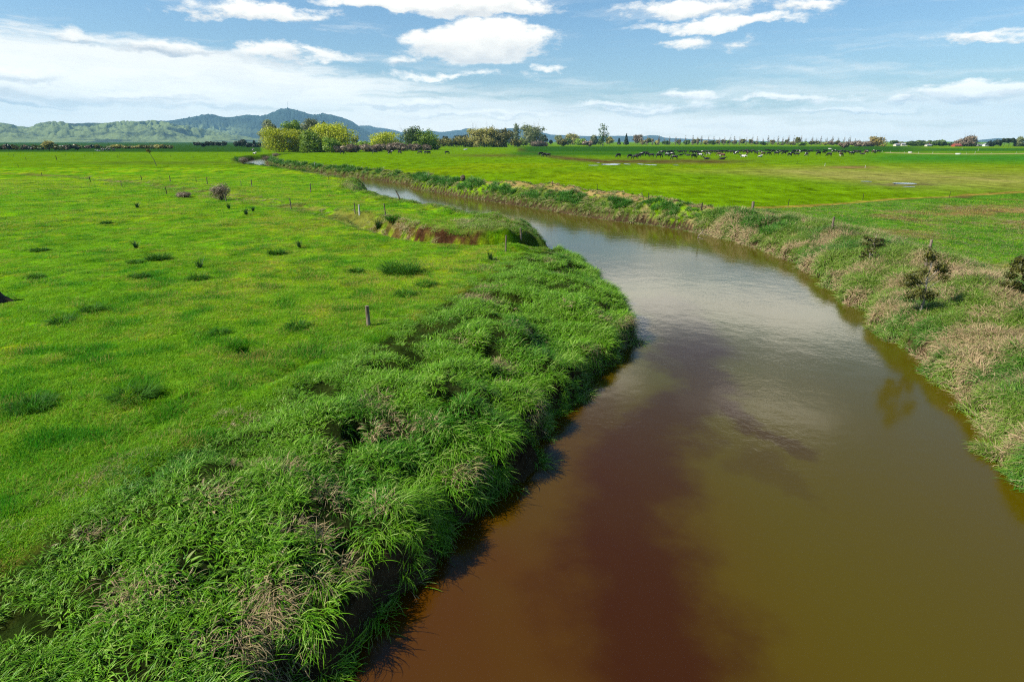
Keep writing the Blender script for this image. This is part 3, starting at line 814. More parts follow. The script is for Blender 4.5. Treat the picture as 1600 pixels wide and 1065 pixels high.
def left_bank():
    x, y = cell_points(-26, 10, 3, 52, 38)
    k = in_view(x, y, 0 * x, 400, 700); x, y = x[k], y[k]
    d = river_d(x, y); L = left_side(x, y)
    k = (L > .5) & (d > -0.12) & (d < 16); x, y, d = x[k], y[k], d[k]
    dt, st, _ = seg_dist(x, y, TALL)
    s = np.where(st < 0, dt, -dt)        # positive on the river side of the line
    dd, sd, pp = seg_dist(x, y, DITCH)
    edge_n = (fbm(x / 1.7, y / 1.7, 123, 3) - .5) * 2.2
    k = (s + edge_n > -0.25) & ~((sd > 0) & (dd < 30) & (y > 40))
    keepfar = rng.uniform(0, 1, len(x)) < np.clip(30 / np.hypot(x, y), .45, 1)
    k &= keepfar
    x, y, d, s, edge_n = x[k], y[k], d[k], s[k], edge_n[k]
    tall = sstep(-.6, 4.2, s + edge_n)
    r = np.hypot(x, y)
    hum = fbm(x / 1.3, y / 1.3, 11, 2)
    sc = lerp(.34, 1.05, tall) * lerp(.7, 1.15, hum) * (1 + .25 * sstep(20, 45, r))
    dry = .06 + .62 * sstep(.68, .80, fbm(x / 1.1, y / 1.1, 141, 3))
    dry = np.maximum(dry, .55 * np.exp(-((s - .2) / .5) ** 2) * sstep(.45, .6, fbm(x / 2, y / 2, 143, 2)))
    dry = np.where((d < 1.3) & (y < 10), np.maximum(dry, .5 * sstep(.42, .6, fbm(x / .9, y / .9, 145, 2))), dry)
    lush = sstep(.45, .7, fbm(x / 3.1, y / 3.1, 147, 3))
    toward = grad_river(x, y)
    swirl = (fbm(x / 2.4, y / 2.4, 151, 2) - .5) * 7
    bare = (rng.uniform(0, 1, len(x)) < sstep(.33, .55, fbm(x / .62, y / .62, 155, 2)) + .08)
    hol = hollow(x, y)
    bare &= rng.uniform(0, 1, len(x)) > hol * .93
    uu, vv = proj(x, y, 0 * x - .3)
    for (a_, b_, ra, rb, am) in [(425,925,26,50,.62),(665,935,50,50,.5),(520,725,14,36,.7),(345,800,34,20,.6),(268,925,36,22,.6),(375,1020,40,20,.5),(620,1010,50,40,.48),(945,545,40,20,.5),(840,610,16,22,.5),(800,700,36,22,.45),(575,505,40,10,.55),(120,800,30,18,.5)]:
        dry = np.maximum(dry, am * np.exp(-(((uu - a_) / ra) ** 2 + ((vv - b_) / rb) ** 2)) * (.75 + .5 * rng.uniform(0, 1, len(x))))
    e = (d < .95) & (fbm(x / .8, y / .8, 157, 2) > .30)
    keep_e = rng.uniform(0, 1, len(x)) > hol * .5
    e &= keep_e
    m = ~e & bare
    do_scatter('bank_grass', P_TALL, 10, x[m], y[m], sc[m], np.full(m.sum(), 1.0), dry[m], lush[m],
               'long lush green grass covering the near left bank', 'grass', .55, (toward + swirl)[m] * 1.0, jit=1.1)
    m = e
    sc2 = lerp(.62, 1.05, hum)
    do_scatter('overhanging_grass', P_EDGE, 6, x[m], y[m], sc2[m], np.full(m.sum(), 1.0), dry[m], lush[m] * .4,
               'long grass drooping over the water from the left bank', 'grass', .35, toward[m], jit=.5)
left_bank()

def left_meadow():
    n = 145000
    a = rng.uniform(R_(-56), R_(14), n); r = np.exp(rng.uniform(math.log(6), math.log(170), n))
    x, y = r * np.sin(a), r * np.cos(a)
    d = river_d(x, y); L = left_side(x, y)
    dt, st, _ = seg_dist(x, y, TALL); s = np.where(st < 0, dt, -dt)
    dd, sd, pp = seg_dist(x, y, DITCH)
    k = (L > .5) & (d > 2.0) & (s < 1.2) & in_view(x, y, 0 * x, 400, 200) & ~((sd > 0) & (dd < 1.5))
    x, y, r, s = x[k], y[k], r[k], s[k]
    n1 = fbm(x / 3.3, y / 3.3, 55, 4); n2 = fbm(x / 2.2, y / 2.2, 31, 3); n1b = fbm(x / 9, y / 9, 21, 4)
    tuss = np.maximum(.25 * sstep(.56, .72, n1), sstep(.56, .70, fbm(x / .9, y / .9, 57, 4)))
    sc = (.55 + .022 * np.minimum(r, 90)) * lerp(.75, 1.3, rng.uniform(0, 1, len(x))) * sstep(175, 90, r) ** .5
    hs = lerp(.55, 1.45, tuss) * lerp(2.3, .75, sstep(8, 42, r))
    dry = .14 + .34 * sstep(.45, .68, .6 * n1b + .4 * n2)
    lush = tuss * .85 + .75 * rng.uniform(0, 1, len(x)) ** 3 + .12 * sstep(30, 13, r) * fbm(x / 1.6, y / 1.6, 177, 3) * 1.6
    pu, pv = proj(x, y, 0 * x); ybx = np.exp(-((pv - 415) / 95) ** 2) * sstep(150, 450, pu) * (1 - sstep(760, 900, pu)); dry = dry + .34 * ybx * n2
    yl = sstep(.58, .72, fbm(x / .7 + 9, y / .7, 59, 3)); dry = dry + .5 * yl * (rng.uniform(0, 1, len(x)) < .7)
    # coarser tufts standing out of the grazed sward
    m = 14000
    a = rng.uniform(R_(-46), R_(12), m); rr = np.exp(rng.uniform(math.log(7), math.log(120), m))
    tx, ty = rr * np.sin(a), rr * np.cos(a)
    td = river_d(tx, ty); tL = left_side(tx, ty); tt, ts, _ = seg_dist(tx, ty, TALL); tdd, tsd, _ = seg_dist(tx, ty, DITCH)
    ft = fbm(tx / .8, ty / .8, 171, 3)
    wheel = seg_dist(tx, ty, TRACK)[0]
    k = (tL > .5) & (td > 2.5) & (np.where(ts < 0, tt, -tt) < .3) & in_view(tx, ty, 0 * tx, 40, 40) & ~((tsd > 0) & (tdd < 1.8))
    k &= (rng.uniform(0, 1, m) < sstep(.54, .70, ft) * .55 + .12 + .5 * np.exp(-((wheel - .5) / .4) ** 2) + .6 * np.exp(-((np.where(ts < 0, tt, -tt) + .3) / 1.1) ** 2))
    tx, ty, rr = tx[k], ty[k], rr[k]
    do_scatter('pasture_tufts', P_TUFT, 6, tx, ty, (.40 + .006 * rr) * rng.uniform(.35, 1.4, len(tx)), rng.uniform(.6, 1.1, len(tx)), rng.uniform(0, .35, len(tx)), rng.uniform(.2, 1, len(tx)),
               'coarse darker tufts standing in the left pasture', 'grass', .8)
    do_scatter('meadow_grass', P_SHORT, 6, x, y, sc, hs, dry * .75, lush, 'short bright green pasture grass left of the river', 'grass', .9)
left_meadow()

def ditch_growth():
    # rank growth along the drain and over the tongue of land behind it
    n = 26000
    a = rng.uniform(R_(-46), R_(8), n); r = np.exp(rng.uniform(math.log(30), math.log(130), n))
    x, y = r * np.sin(a), r * np.cos(a)
    d = river_d(x, y); L = left_side(x, y); dd, sd, pp = seg_dist(x, y, DITCH); npt = len(DITCH) - 1
    right = sstep(npt * .5, npt * .62, pp)
    pen = (sd > 0) & (d > -.1) & (pp > npt * .55) & (dd > 1.7 ) & (dd < 16) & (d < 6.5)
    lowd = (pp <= npt * .66) & (dd < 1.9) & (rng.uniform(0, 1, n) < .75 * fbm(x / 3, y / 3, 200, 2) + .1)
    soil = (pp > npt * .6) & (sd > 0) & (dd < 2.2)
    bankfar = (d < 3.2) & (d > -.1) & (y > 48) & (sd > 0)
    k = (L > .5) & (pen | lowd | bankfar) & ~(soil & (rng.uniform(0, 1, n) < .72) & (proj(x, y, 0 * x - .5)[0] < 760)) & in_view(x, y, 0 * x, 20, 0)
    x, y, r, d, pp, sd = x[k], y[k], r[k], d[k], pp[k], sd[k]
    sc = (.55 + .005 * r) * lerp(.6, 1.2, fbm(x / 2, y / 2, 203, 2))
    sc = np.where((pp < npt * .5) & (d > 4), sc * .62, sc)
    dry = .22 + .55 * sstep(.5, .66, fbm(x / 2.6, y / 2.6, 207, 3))
    dry = np.where(d < 2.2, dry * .4, dry)
    lush = sstep(3.5, 1.0, d)
    do_scatter('rank_grass', P_RANK, 8, x, y, sc, np.full(len(x), .85), dry, lush * .8, 'rough grass and weeds along the drain and its mound', 'grass', .5,
               grad_river(x, y), jit=1.2)
ditch_growth()

def right_bank():
    n = 76000
    a = rng.uniform(R_(0), R_(66), n); r = np.exp(rng.uniform(math.log(11), math.log(75), n))
    x, y = r * np.sin(a), r * np.cos(a)
    d = river_d(x, y); L = left_side(x, y)
    u, v = proj(x, y, 0 * x)
    below = v > np.interp(u, [900, 1100, 1180, 1260, 1400, 1530, 1600], [340, 330, 327, 324, 312, 305, 302])
    k = (L < .5) & (d > -.15) & in_view(x, y, 0 * x, 700, 400) & (below | (u > 1600))
    k &= (d < 5.5 + 2.0 * fbm(x / 4, y / 4, 300, 2)) | (rng.uniform(0, 1, n) < .5)
    x, y, r, d, u, v = x[k], y[k], r[k], d[k], u[k], v[k]
    near_b = 1 - sstep(4.5, 8.0, d)
    clump = fbm(x / 1.3, y / 1.3, 301, 3)
    sc = lerp(.26, lerp(.40, 1.05, clump), near_b) * (1 + .006 * r)
    dry = .16 + .58 * sstep(.51, .60, fbm(x / 1.1, y / 1.1, 305, 3))
    dry = lerp(.30 + .35 * sstep(.5, .68, fbm(x / 4, y / 4, 91, 4)), dry, near_b)
    # bleached heap of dead grass by the sapling
    hp = np.exp(-((u - 1478) / 45) ** 2 - ((v - 425) / 14) ** 2); dry = np.maximum(dry, hp * 1.1)
    hp = .5 * np.exp(-((u - 1565) / 40) ** 2 - ((v - 590) / 30) ** 2); dry = np.maximum(dry, hp)
    dry = dry * (1 - .75 * np.exp(-((u - 1580) / 60) ** 2 - ((v - 690) / 40) ** 2))
    lush = sstep(.48, .62, fbm(x / 2.2, y / 2.2, 309, 3))
    do_scatter('riverbank_grass', P_RANK, 8, x, y, sc, lerp(.8, 1.0, near_b), dry, lush * .9, 'green and bleached straw-coloured grass clumps on the right bank', 'grass', .6,
               grad_river(x, y), jit=.9)
right_bank()
def right_pasture():
    n = 60000
    a = rng.uniform(R_(4), R_(58), n); r = np.exp(rng.uniform(math.log(18), math.log(150), n))
    x, y = r * np.sin(a), r * np.cos(a)
    d = river_d(x, y); L = left_side(x, y); u, v = proj(x, y, 0 * x)
    k = (L < .5) & (d > 3.5) & in_view(x, y, 0 * x, 500, 200) & (v > 1.2 + np.interp(u, [900, 1100, 1180, 1260, 1400, 1530, 1600], [340, 332, 328.5, 325.5, 313.5, 306.5, 302]))
    x, y, r, u, v = x[k], y[k], r[k], u[k], v[k]
    rough = v > np.interp(u, [900, 1100, 1180, 1260, 1400, 1530, 1600], [340, 330, 327, 324, 312, 305, 302])
    t1 = fbm(x / 1.4, y / 1.4, 331, 3)
    sc = (.9 + .012 * r) * lerp(.6, 1.3, rng.uniform(0, 1, len(x)))
    hs = np.where(rough, lerp(.6, 1.8, sstep(.45, .65, t1)), lerp(.4, .8, t1))
    dry = np.where(rough, .22 + .36 * sstep(.5, .66, fbm(x / 4, y / 4, 91, 4)), .22 + .25 * t1)
    red = np.exp(-((v - 331) / 9) ** 2) * sstep(1390, 1480, u); dry = np.where(rough, np.maximum(dry, .8 * red), dry)
    lush = np.where(rough, sstep(.5, .62, t1), .3 * sstep(.55, .7, t1))
    do_scatter('paddock_grass', P_SHORT, 6, x, y, sc, hs, dry, lush, 'pasture grass beyond the right bank', 'grass', .9)
right_pasture()

def far_bank():
    n = 60000
    a = rng.uniform(R_(-34), R_(26), n); r = np.exp(rng.uniform(math.log(48), math.log(260), n))
    x, y = r * np.sin(a), r * np.cos(a)
    d = river_d(x, y); L = left_side(x, y)
    k = (L < .5) & (d > -.3) & (d < 2.7) & in_view(x, y, 0 * x, 20, 0)
    k |= (L > .5) & (d > -.3) & (d < 1.6) & (y > 120)
    k &= (seg_dist(x, y, STRIP)[0] > 1.3) | (d < 1.9)
    x, y, r, d = x[k], y[k], r[k], d[k]
    clump = fbm(x / 2.2, y / 2.2, 401, 2)
    keep = (clump > .22) | (d < 1.2); x, y, r, d, clump = x[keep], y[keep], r[keep], d[keep], clump[keep]
    top = sstep(.3, 1.2, d) * sstep(3.3, 2.4, d)
    sc = lerp(.4, lerp(.45, 1.2, sstep(.30, .65, clump)), top) * (.75 + .0015 * r) * lerp(.62, 1.0, sstep(55, 110, r))
    lush = sstep(.35, 1.0, d) * sstep(.28, .42, clump)
    dry = lerp(.40, .12, lush) * lerp(.8, 1.2, rng.uniform(0, 1, len(x)))
    dry = np.where(d > 2.6, .62, dry)
    do_scatter('far_bank_grass', P_FAR, 6, x, y, sc, np.full(len(x), .9), dry, lush, 'dark green rank grass lining the far bank', 'grass', .5, grad_river(x, y), jit=1.0)
    # dead grass on the strip above it
    n = 30000
    SL = STRIP
    a = rng.uniform(R_(-34), R_(30), n); r = np.exp(rng.uniform(math.log(45), math.log(200), n))
    x, y = r * np.sin(a), r * np.cos(a)
    ds, _, _ = seg_dist(x, y, SL); d = river_d(x, y)
    k = (ds < 2.8) & (d > 1.9); x, y, r = x[k], y[k], r[k]
    do_scatter('straw_grass', P_FAR, 6, x, y, (.24 + .0015 * r) * rng.uniform(.5, 1.2, len(x)), np.full(len(x), .8), np.where(rng.uniform(0, 1, len(x)) < .3, .1, rng.uniform(.5, 1.0, len(x))), 0 * x + .2,
               'dead straw-coloured grass along the top of the far bank', 'grass', .5)
    n = 26000
    a = rng.uniform(R_(-34), R_(26), n); r = np.exp(rng.uniform(math.log(46), math.log(230), n))
    x, y = r * np.sin(a), r * np.cos(a); d = river_d(x, y); k = (left_side(x, y) < .5) & (d > -.25) & (d < 1.3)
    x, y, r = x[k], y[k], r[k]
    do_scatter('waterside_grass', P_FAR, 6, x, y, (.30 + .0012 * r) * rng.uniform(.6, 1.2, len(x)), np.full(len(x), .8), rng.uniform(.1, .62, len(x)), 0 * x + .1, 'pale green low grass at the waterline of the far bank', 'grass', .4, grad_river(x, y), jit=.8)
far_bank()


# ------------------------------------------------------------------ foliage
def leaf_mat(name, c0, c1, trans=.3, rough=.5, scale=.35):
    m, q, out = material(name)
    P = q.new('ShaderNodeTexCoord').outputs['Object']
    n = q.noise(P, scale, 3, .6)
    f = q.m('ADD', q.m('MULTIPLY', q.attr('tone'), .6), q.m('MULTIPLY', q.rng(n, .35, .65), .45), clamp=True)
    r = q.new('ShaderNodeObjectInfo').outputs['Random']
    c = q.mix(f, c0, c1)
    hs = q.new('ShaderNodeHueSaturation'); q.put(hs.inputs['Color'], c); q.put(hs.inputs['Value'], q.m('ADD', .85, q.m('MULTIPLY', r, .3)))
    leafy(q, out, hs.outputs[0], rough, .3, trans)
    return m
LM = dict(
    yellow=leaf_mat('willow_leaf_yellow', (.27, .33, .006, 1), (.62, .66, .02, 1), .42),
    green=leaf_mat('willow_leaf_green', (.09, .20, .008, 1), (.30, .44, .02, 1), .4),
    bright=leaf_mat('fresh_leaf', (.12, .23, .010, 1), (.30, .45, .025, 1)),
    dark=leaf_mat('evergreen_leaf', (.008, .025, .008, 1), (.028, .055, .015, 1), .1),
    mid=leaf_mat('broadleaf', (.04, .09, .012, 1), (.13, .20, .03, 1)),
    pale=leaf_mat('poplar_leaf_pale', (.16, .20, .07, 1), (.30, .33, .14, 1), .4),
    brown=leaf_mat('brown_twig', (.15, .11, .07, 1), (.35, .27, .17, 1), .25),
    gold=leaf_mat('golden_leaf', (.20, .14, .03, 1), (.38, .30, .06, 1)),
    sombre=leaf_mat('sapling_leaf', (.03, .042, .006, 1), (.15, .15, .02, 1), .25, .5, 2.5),
    olive=leaf_mat('olive_leaf', (.08, .09, .012, 1), (.24, .22, .03, 1), .25),
    twig=leaf_mat('budding_twig', (.26, .23, .05, 1), (.50, .47, .12, 1), .4))
def bark_mat(name, c0, c1):
    m, q, out = material(name); P = q.new('ShaderNodeTexCoord').outputs['Object']
    n = q.noise(q.vm('MULTIPLY', P, (8, 8, 1.5)), 1.0, 5, .6)
    principled(q, out, q.mix(q.rng(n, .35, .65), c0, c1), .85, .2, q.bump(n, .6, .05)); return m
BARK = bark_mat('bark', (.06, .045, .03, 1), (.16, .13, .10, 1))
BARK_PALE = bark_mat('bark_pale', (.22, .18, .13, 1), (.42, .38, .30, 1))
WOOD = bark_mat('weathered_wood', (.10, .075, .05, 1), (.30, .24, .17, 1))
WOOD_WHITE = bark_mat('bleached_wood', (.45, .42, .36, 1), (.75, .72, .66, 1))
WOOD_DARK = bark_mat('dark_wood', (.02, .014, .010, 1), (.06, .042, .03, 1))

def crown_leaves(mb, lobes, n, size, seed, inner=.3, flat=1.0, gap=.38, elong=1.0):
    r = np.random.default_rng(seed)
    lob = np.array(lobes, float)                # cx cy cz rx rz
    w = lob[:, 3] * lob[:, 4]; w /= w.sum()
    li = r.choice(len(lob), n, p=w)
    d = r.normal(size=(n, 3)); d /= np.linalg.norm(d, axis=1)[:, None]
    rad = np.where(r.uniform(0, 1, n) < inner, r.uniform(.2, .8, n), r.normal(.95, .10, n))
    nz = fbm(d[:, 0] * 2.6 + li * 3.3 + 9, d[:, 2] * 2.6 + d[:, 1] * 2.1, seed, 3)
    rad = rad * (.72 + .56 * nz)
    keep = (nz > gap - .12 * r.uniform(0, 1, n))
    L = lob[li]
    P = np.stack([L[:, 0] + d[:, 0] * rad * L[:, 3], L[:, 1] + d[:, 1] * rad * L[:, 3], L[:, 2] + d[:, 2] * rad * L[:, 4]], -1)[keep]
    d = d[keep]; li = li[keep]; m = len(P)
    nrm = d + r.normal(0, .42, (m, 3)); nrm /= np.linalg.norm(nrm, axis=1)[:, None]
    t = np.cross(nrm, r.normal(size=(m, 3))); t /= np.linalg.norm(t, axis=1)[:, None]
    b = np.cross(nrm, t)
    s = size * r.uniform(.5, 1.25, m)[:, None]
    V = np.stack([P - t * s * elong, P + b * s * .5 / elong - t * s * .15, P + t * s * elong, P - b * s * .55 / elong + t * s * .1], 1)
    tone = np.clip(.5 + .35 * r.normal(size=m) + .25 * (r.uniform(0, 1, len(lob))[li] - .5), 0, 1)
    i = np.arange(m)[:, None] * 4
    mb.add(V.reshape(-1, 3), i + np.arange(4)[None, :], np.repeat(tone, 4))

def limbs(mb, h, w, seed, levels=2, base_r=None, up=.45, nb=6, twig=0.0, n=5, sparse=False):
    """tapered trunk with forking limbs; returns the tips"""
    r = random.Random(seed); tips = []
    br = base_r or h * .028
    def grow(p, d, ln, rad, lv):
        pts = [p]; rr = [rad]; k = 4
        for i in range(k):
            d = (d + Vector((r.uniform(-.16, .16), r.uniform(-.16, .16), r.uniform(-.02, .14)))).normalized()
            p = p + d * ln / k; pts.append(p); rr.append(rad * (1 - .7 * (i + 1) / k))
        tube(mb, pts, rr, n if lv == 0 else 4 if lv == 1 else 3, r.random())
        if lv >= levels: tips.append(pts[-1]); return
        m = nb if lv == 0 else max(3, nb - 2)
        for j in range(m):
            t = r.uniform(.35, 1.0) if lv else lerp(.25, 1.0, (j + .5) / m)
            q = pts[min(int(t * k), k - 1)].lerp(pts[min(int(t * k) + 1, k)], t * k % 1)
            a = r.uniform(0, 2 * math.pi) if lv else j * 2.4 + r.uniform(-.4, .4)
            nd = (Vector((math.cos(a), math.sin(a), 0)) * (1 - up) + Vector((0, 0, up + r.uniform(-.1, .25)))).normalized()
            if lv: nd = (nd + d * .7).normalized()
            grow(q, nd, (w * .42 if lv == 0 else ln * .55) * r.uniform(.7, 1.1), max(rad * (1 - .6 * t) * .55, .02), lv + 1)
    grow(Vector((0, 0, -.2)), Vector((0, 0, 1)), h * (.72 if not sparse else .95), br, 0)
    return tips

def lobes_for(shape, h, w, seed):
    r = random.Random(seed); L = []
    if shape == 'dome':                      # broad willow: crown down to the ground
        for k in range(22):
            a = r.uniform(0, 6.28); q = math.sqrt(r.random()); z = r.uniform(.10, .82)
            rad = q * w * .36 * math.sqrt(max(.1, 1 - ((z - .35) / .62) ** 2))
            L.append((rad * math.cos(a), rad * math.sin(a), z * h, w * r.uniform(.13, .22), h * r.uniform(.12, .2)))
        L.append((0, 0, h * .42, w * .38, h * .40))
    elif shape == 'round':
        for k in range(12):
            a = r.uniform(0, 6.28); q = math.sqrt(r.random()); z = r.uniform(.38, .84)
            rad = q * w * .34 * math.sqrt(max(.1, 1 - ((z - .55) / .5) ** 2))
            L.append((rad * math.cos(a), rad * math.sin(a), z * h, w * r.uniform(.14, .22), h * r.uniform(.10, .17)))
    elif shape == 'column':
        for k in range(9):
            z = lerp(.15, .92, k / 8)
            ww = w * .32 * math.sin(math.pi * min(1, .2 + z * .75))
            L.append((r.uniform(-.1, .1) * w, r.uniform(-.1, .1) * w, z * h, ww + .1 * w, h * .10))
    elif shape == 'cone':
        for k in range(9):
            z = lerp(.12, .97, k / 8); L.append((0, 0, z * h, w * .5 * (1.04 - z), h * .07))
    elif shape == 'bush':
        for k in range(10):
            a = r.uniform(0, 6.28); q = math.sqrt(r.random())
            L.append((q * w * .36 * math.cos(a), q * w * .36 * math.sin(a), h * r.uniform(.3, .66), w * r.uniform(.14, .24), h * r.uniform(.22, .34)))
    elif shape == 'flat':                    # spreading pine: open layered top
        for k in range(9):
            a = r.uniform(0, 6.28); q = math.sqrt(r.random())
            L.append((q * w * .38 * math.cos(a), q * w * .38 * math.sin(a), h * r.uniform(.55, .88), w * r.uniform(.14, .22), h * r.uniform(.07, .12)))
    return L

def tree_meshes(shape, h, w, mat, leaf, n, seed, bark=None, bare=False, trunk_vis=True, gap=.38):
    tb = MB(); tips = limbs(tb, h * (.9 if shape != 'bush' else .6), w, seed, 2 if (n > 300 or bare) else 1, nb=7 if bare else 5, up=.6 if shape == 'column' or bare else .45)
    cb = MB()
    lo = lobes_for(shape, h, w, seed)
    if bare:
        crown_leaves(cb, lo, n, leaf * 1.4, seed, .35, gap=gap, elong=1.7)
    else:
        crown_leaves(cb, lo, n, leaf, seed, .3, gap=gap)
    return tb.mesh('trunk', bark or BARK), cb.mesh('crown', mat, False)

def plant(name, label, cat, u, vb, vt, wpx, shape, mat, n=1500, seed=0, group=None, bark=None, bare=False, leafpx=1.5, meshes=None, gap=.38, dscale=1.0):
    x, y = (float(c) for c in at(u, vb, 0)[:2])
    x *= dscale; y *= dscale
    dx, dy, dz = (float(c) for c in ray(u, vt))
    h = CAM_H + dz / dy * y - (gz(x, y) if y < 400 else 0)
    w = wpx * y / CP / F * (1.2 if shape == 'dome' else .97)
    z = gz(x, y) if y < 400 else 0
    r = empty(name, (x, y, z - .05), 0); tag(r, label, cat, group)
    if meshes is None:
        leaf = leafpx * .85 * y / F; n = int(n * 1.5)
        meshes = (*tree_meshes(shape, h, w, LM[mat], leaf, n, seed, bark, bare, gap=gap), h, w)
    else:
        r.scale = (w / meshes[3], w / meshes[3], h / meshes[2]); r.rotation_euler.z = (seed * 1.7) % 6.28
    child('trunk', meshes[0], r); child('crown', meshes[1], r)
    return r, meshes

def trees():
    T = plant
    G = 'willows and poplars in the river clump'
    T('poplar_tree', 'pale hazy grey-green poplar at the left edge of the willow clump', 'tree', 424, 235, 188, 30, 'column', 'pale', 1500, 1, G, bare=True)
    T('poplar_tree', 'tall pale grey-green poplar rising behind the middle of the willow clump', 'tree', 486, 233, 186, 44, 'column', 'pale', 2200, 2, G, bare=True)
    T('poplar_tree', 'full green poplar top rising behind the left willow', 'tree', 459, 234, 185.5, 30, 'round', 'bright', 2600, 3, G)
    T('willow_tree', 'broad yellow-green willow at the left front of the river clump', 'tree', 437, 237.5, 198, 50, 'dome', 'yellow', 6500, 4, G)
    T('willow_tree', 'narrow yellow-green willow between the left willow and the middle green one', 'tree', 465, 237, 200, 32, 'dome', 'yellow', 3500, 5, G)
    T('willow_tree', 'mid green willow in the middle of the river clump', 'tree', 492, 238, 199, 38, 'dome', 'green', 4500, 6, G)
    T('willow_tree', 'largest golden-green willow with shaded right flank in the river clump', 'tree', 524, 237, 187, 56, 'dome', 'yellow', 7500, 7, G)
    T('willow_tree', 'small bright green willow in front of the largest willow', 'tree', 519, 238.5, 211, 24, 'dome', 'bright', 2200, 8, G)
    T('broadleaf_tree', 'dark green treetop showing behind the largest willow', 'tree', 506, 233, 186, 16, 'round', 'mid', 1000, 9, G)
    T('cypress_tree', 'dark evergreen poking above the left yellow-green willow', 'tree', 433, 234, 195, 14, 'column', 'dark', 700, 10, G)
    T('cypress_tree', 'dark narrow evergreen poking up in the middle of the willow clump', 'tree', 480.5, 234, 196, 7, 'cone', 'dark', 500, 11, G)
    T('shrub', 'pale dull green shrub right of the largest willow', 'shrub', 556, 233, 211, 13, 'round', 'pale', 600, 12)
    T('shrub', 'low bright green shrub behind the brown thicket', 'shrub', 565, 234, 219, 22, 'bush', 'bright', 800, 13)
    for k, (u, vb, vt, w) in enumerate([(533, 238.5, 226, 22), (549, 238, 224.5, 26), (573, 237.3, 224.5, 24), (592, 237, 224, 26), (612, 236.6, 222, 28), (632, 236, 223, 26), (648, 235.6, 225, 20), (664, 235, 227, 18)]):
        T('bare_thicket', 'brown leafless thicket between the willow clump and the green trees', 'shrub', u, vb, vt, w, 'bush', 'brown', 1300, 20 + k, 'brown leafless thickets beside the willow clump', bare=True)
    T('willow_tree', 'low domed golden-yellow willow behind the brown thicket', 'tree', 602, 233, 204, 42, 'dome', 'yellow', 3500, 30)
    T('broadleaf_tree', 'grey-green tree, left half of the pair right of the golden willow', 'tree', 643, 234.5, 195, 32, 'dome', 'mid', 2600, 31)
    T('broadleaf_tree', 'leafy green tree, right half of the pair right of the golden willow', 'tree', 664, 234.5, 200, 32, 'dome', 'green', 3200, 32)
    T('shrub', 'green shrub at the foot of the grey-green tree', 'shrub', 653, 235.4, 219, 16, 'bush', 'green', 700, 33)
    T('shrub', 'dark low shrub by the water right of the leafy green pair', 'shrub', 683, 234, 227, 14, 'bush', 'dark', 500, 34)
    for k, (u, vt, w, mt, lab) in enumerate([(695, 214, 34, 'olive', 'olive brown scrub left of the dark pines'), (721, 212, 26, 'olive', 'olive brown scrub below the dark pines')]):
        T('scrub_bush', lab, 'shrub', u, 230, vt, w, 'bush', mt, 1500, 35 + k)
    T('pine_tree', 'dark low pine left of the tall budding trees', 'tree', 697, 227.5, 211.5, 11, 'round', 'dark', 500, 37)
    T('pine_tree', 'dark pine touching the tall budding trees', 'tree', 722, 228, 208.5, 26, 'round', 'dark', 1200, 38)
    T('budding_tree', 'leftmost of three wide budding trees with pale yellow twigs', 'tree', 745, 230, 196, 28, 'dome', 'twig', 1700, 40, bare=True)
    T('budding_tree', 'middle one of three wide budding trees with pale yellow twigs', 'tree', 764, 230, 196.5, 28, 'dome', 'twig', 1700, 41, bare=True)
    T('budding_tree', 'dense rounded olive tree, rightmost of the three wide budding trees', 'tree', 785, 230, 195.5, 30, 'dome', 'olive', 3800, 42)
    T('shrub', 'yellow-brown shrub at the left foot of the budding trees', 'shrub', 730, 230, 214, 18, 'bush', 'twig', 700, 43, bare=True)
    T('poplar_tree', 'tall thin nearly bare tree behind the rounded olive one', 'tree', 807, 227, 193, 13, 'column', 'pale', 420, 44, bare=True)
    T('shrub', 'dark brown bush below the thin bare tree', 'shrub', 806, 229.5, 214, 18, 'bush', 'olive', 900, 45)
    T('budding_tree', 'wide spreading pale green tree on several bare limbs', 'tree', 831, 228.5, 193, 36, 'dome', 'pale', 1500, 46, bark=BARK_PALE, bare=True)
    T('pine_tree', 'dark round evergreen right of the wide spreading pale tree', 'tree', 850, 227, 210, 15, 'round', 'dark', 900, 47)
    T('bare_thicket', 'brown thicket below the spreading pale tree', 'shrub', 843, 229, 220, 30, 'bush', 'brown', 1100, 48, bare=True)
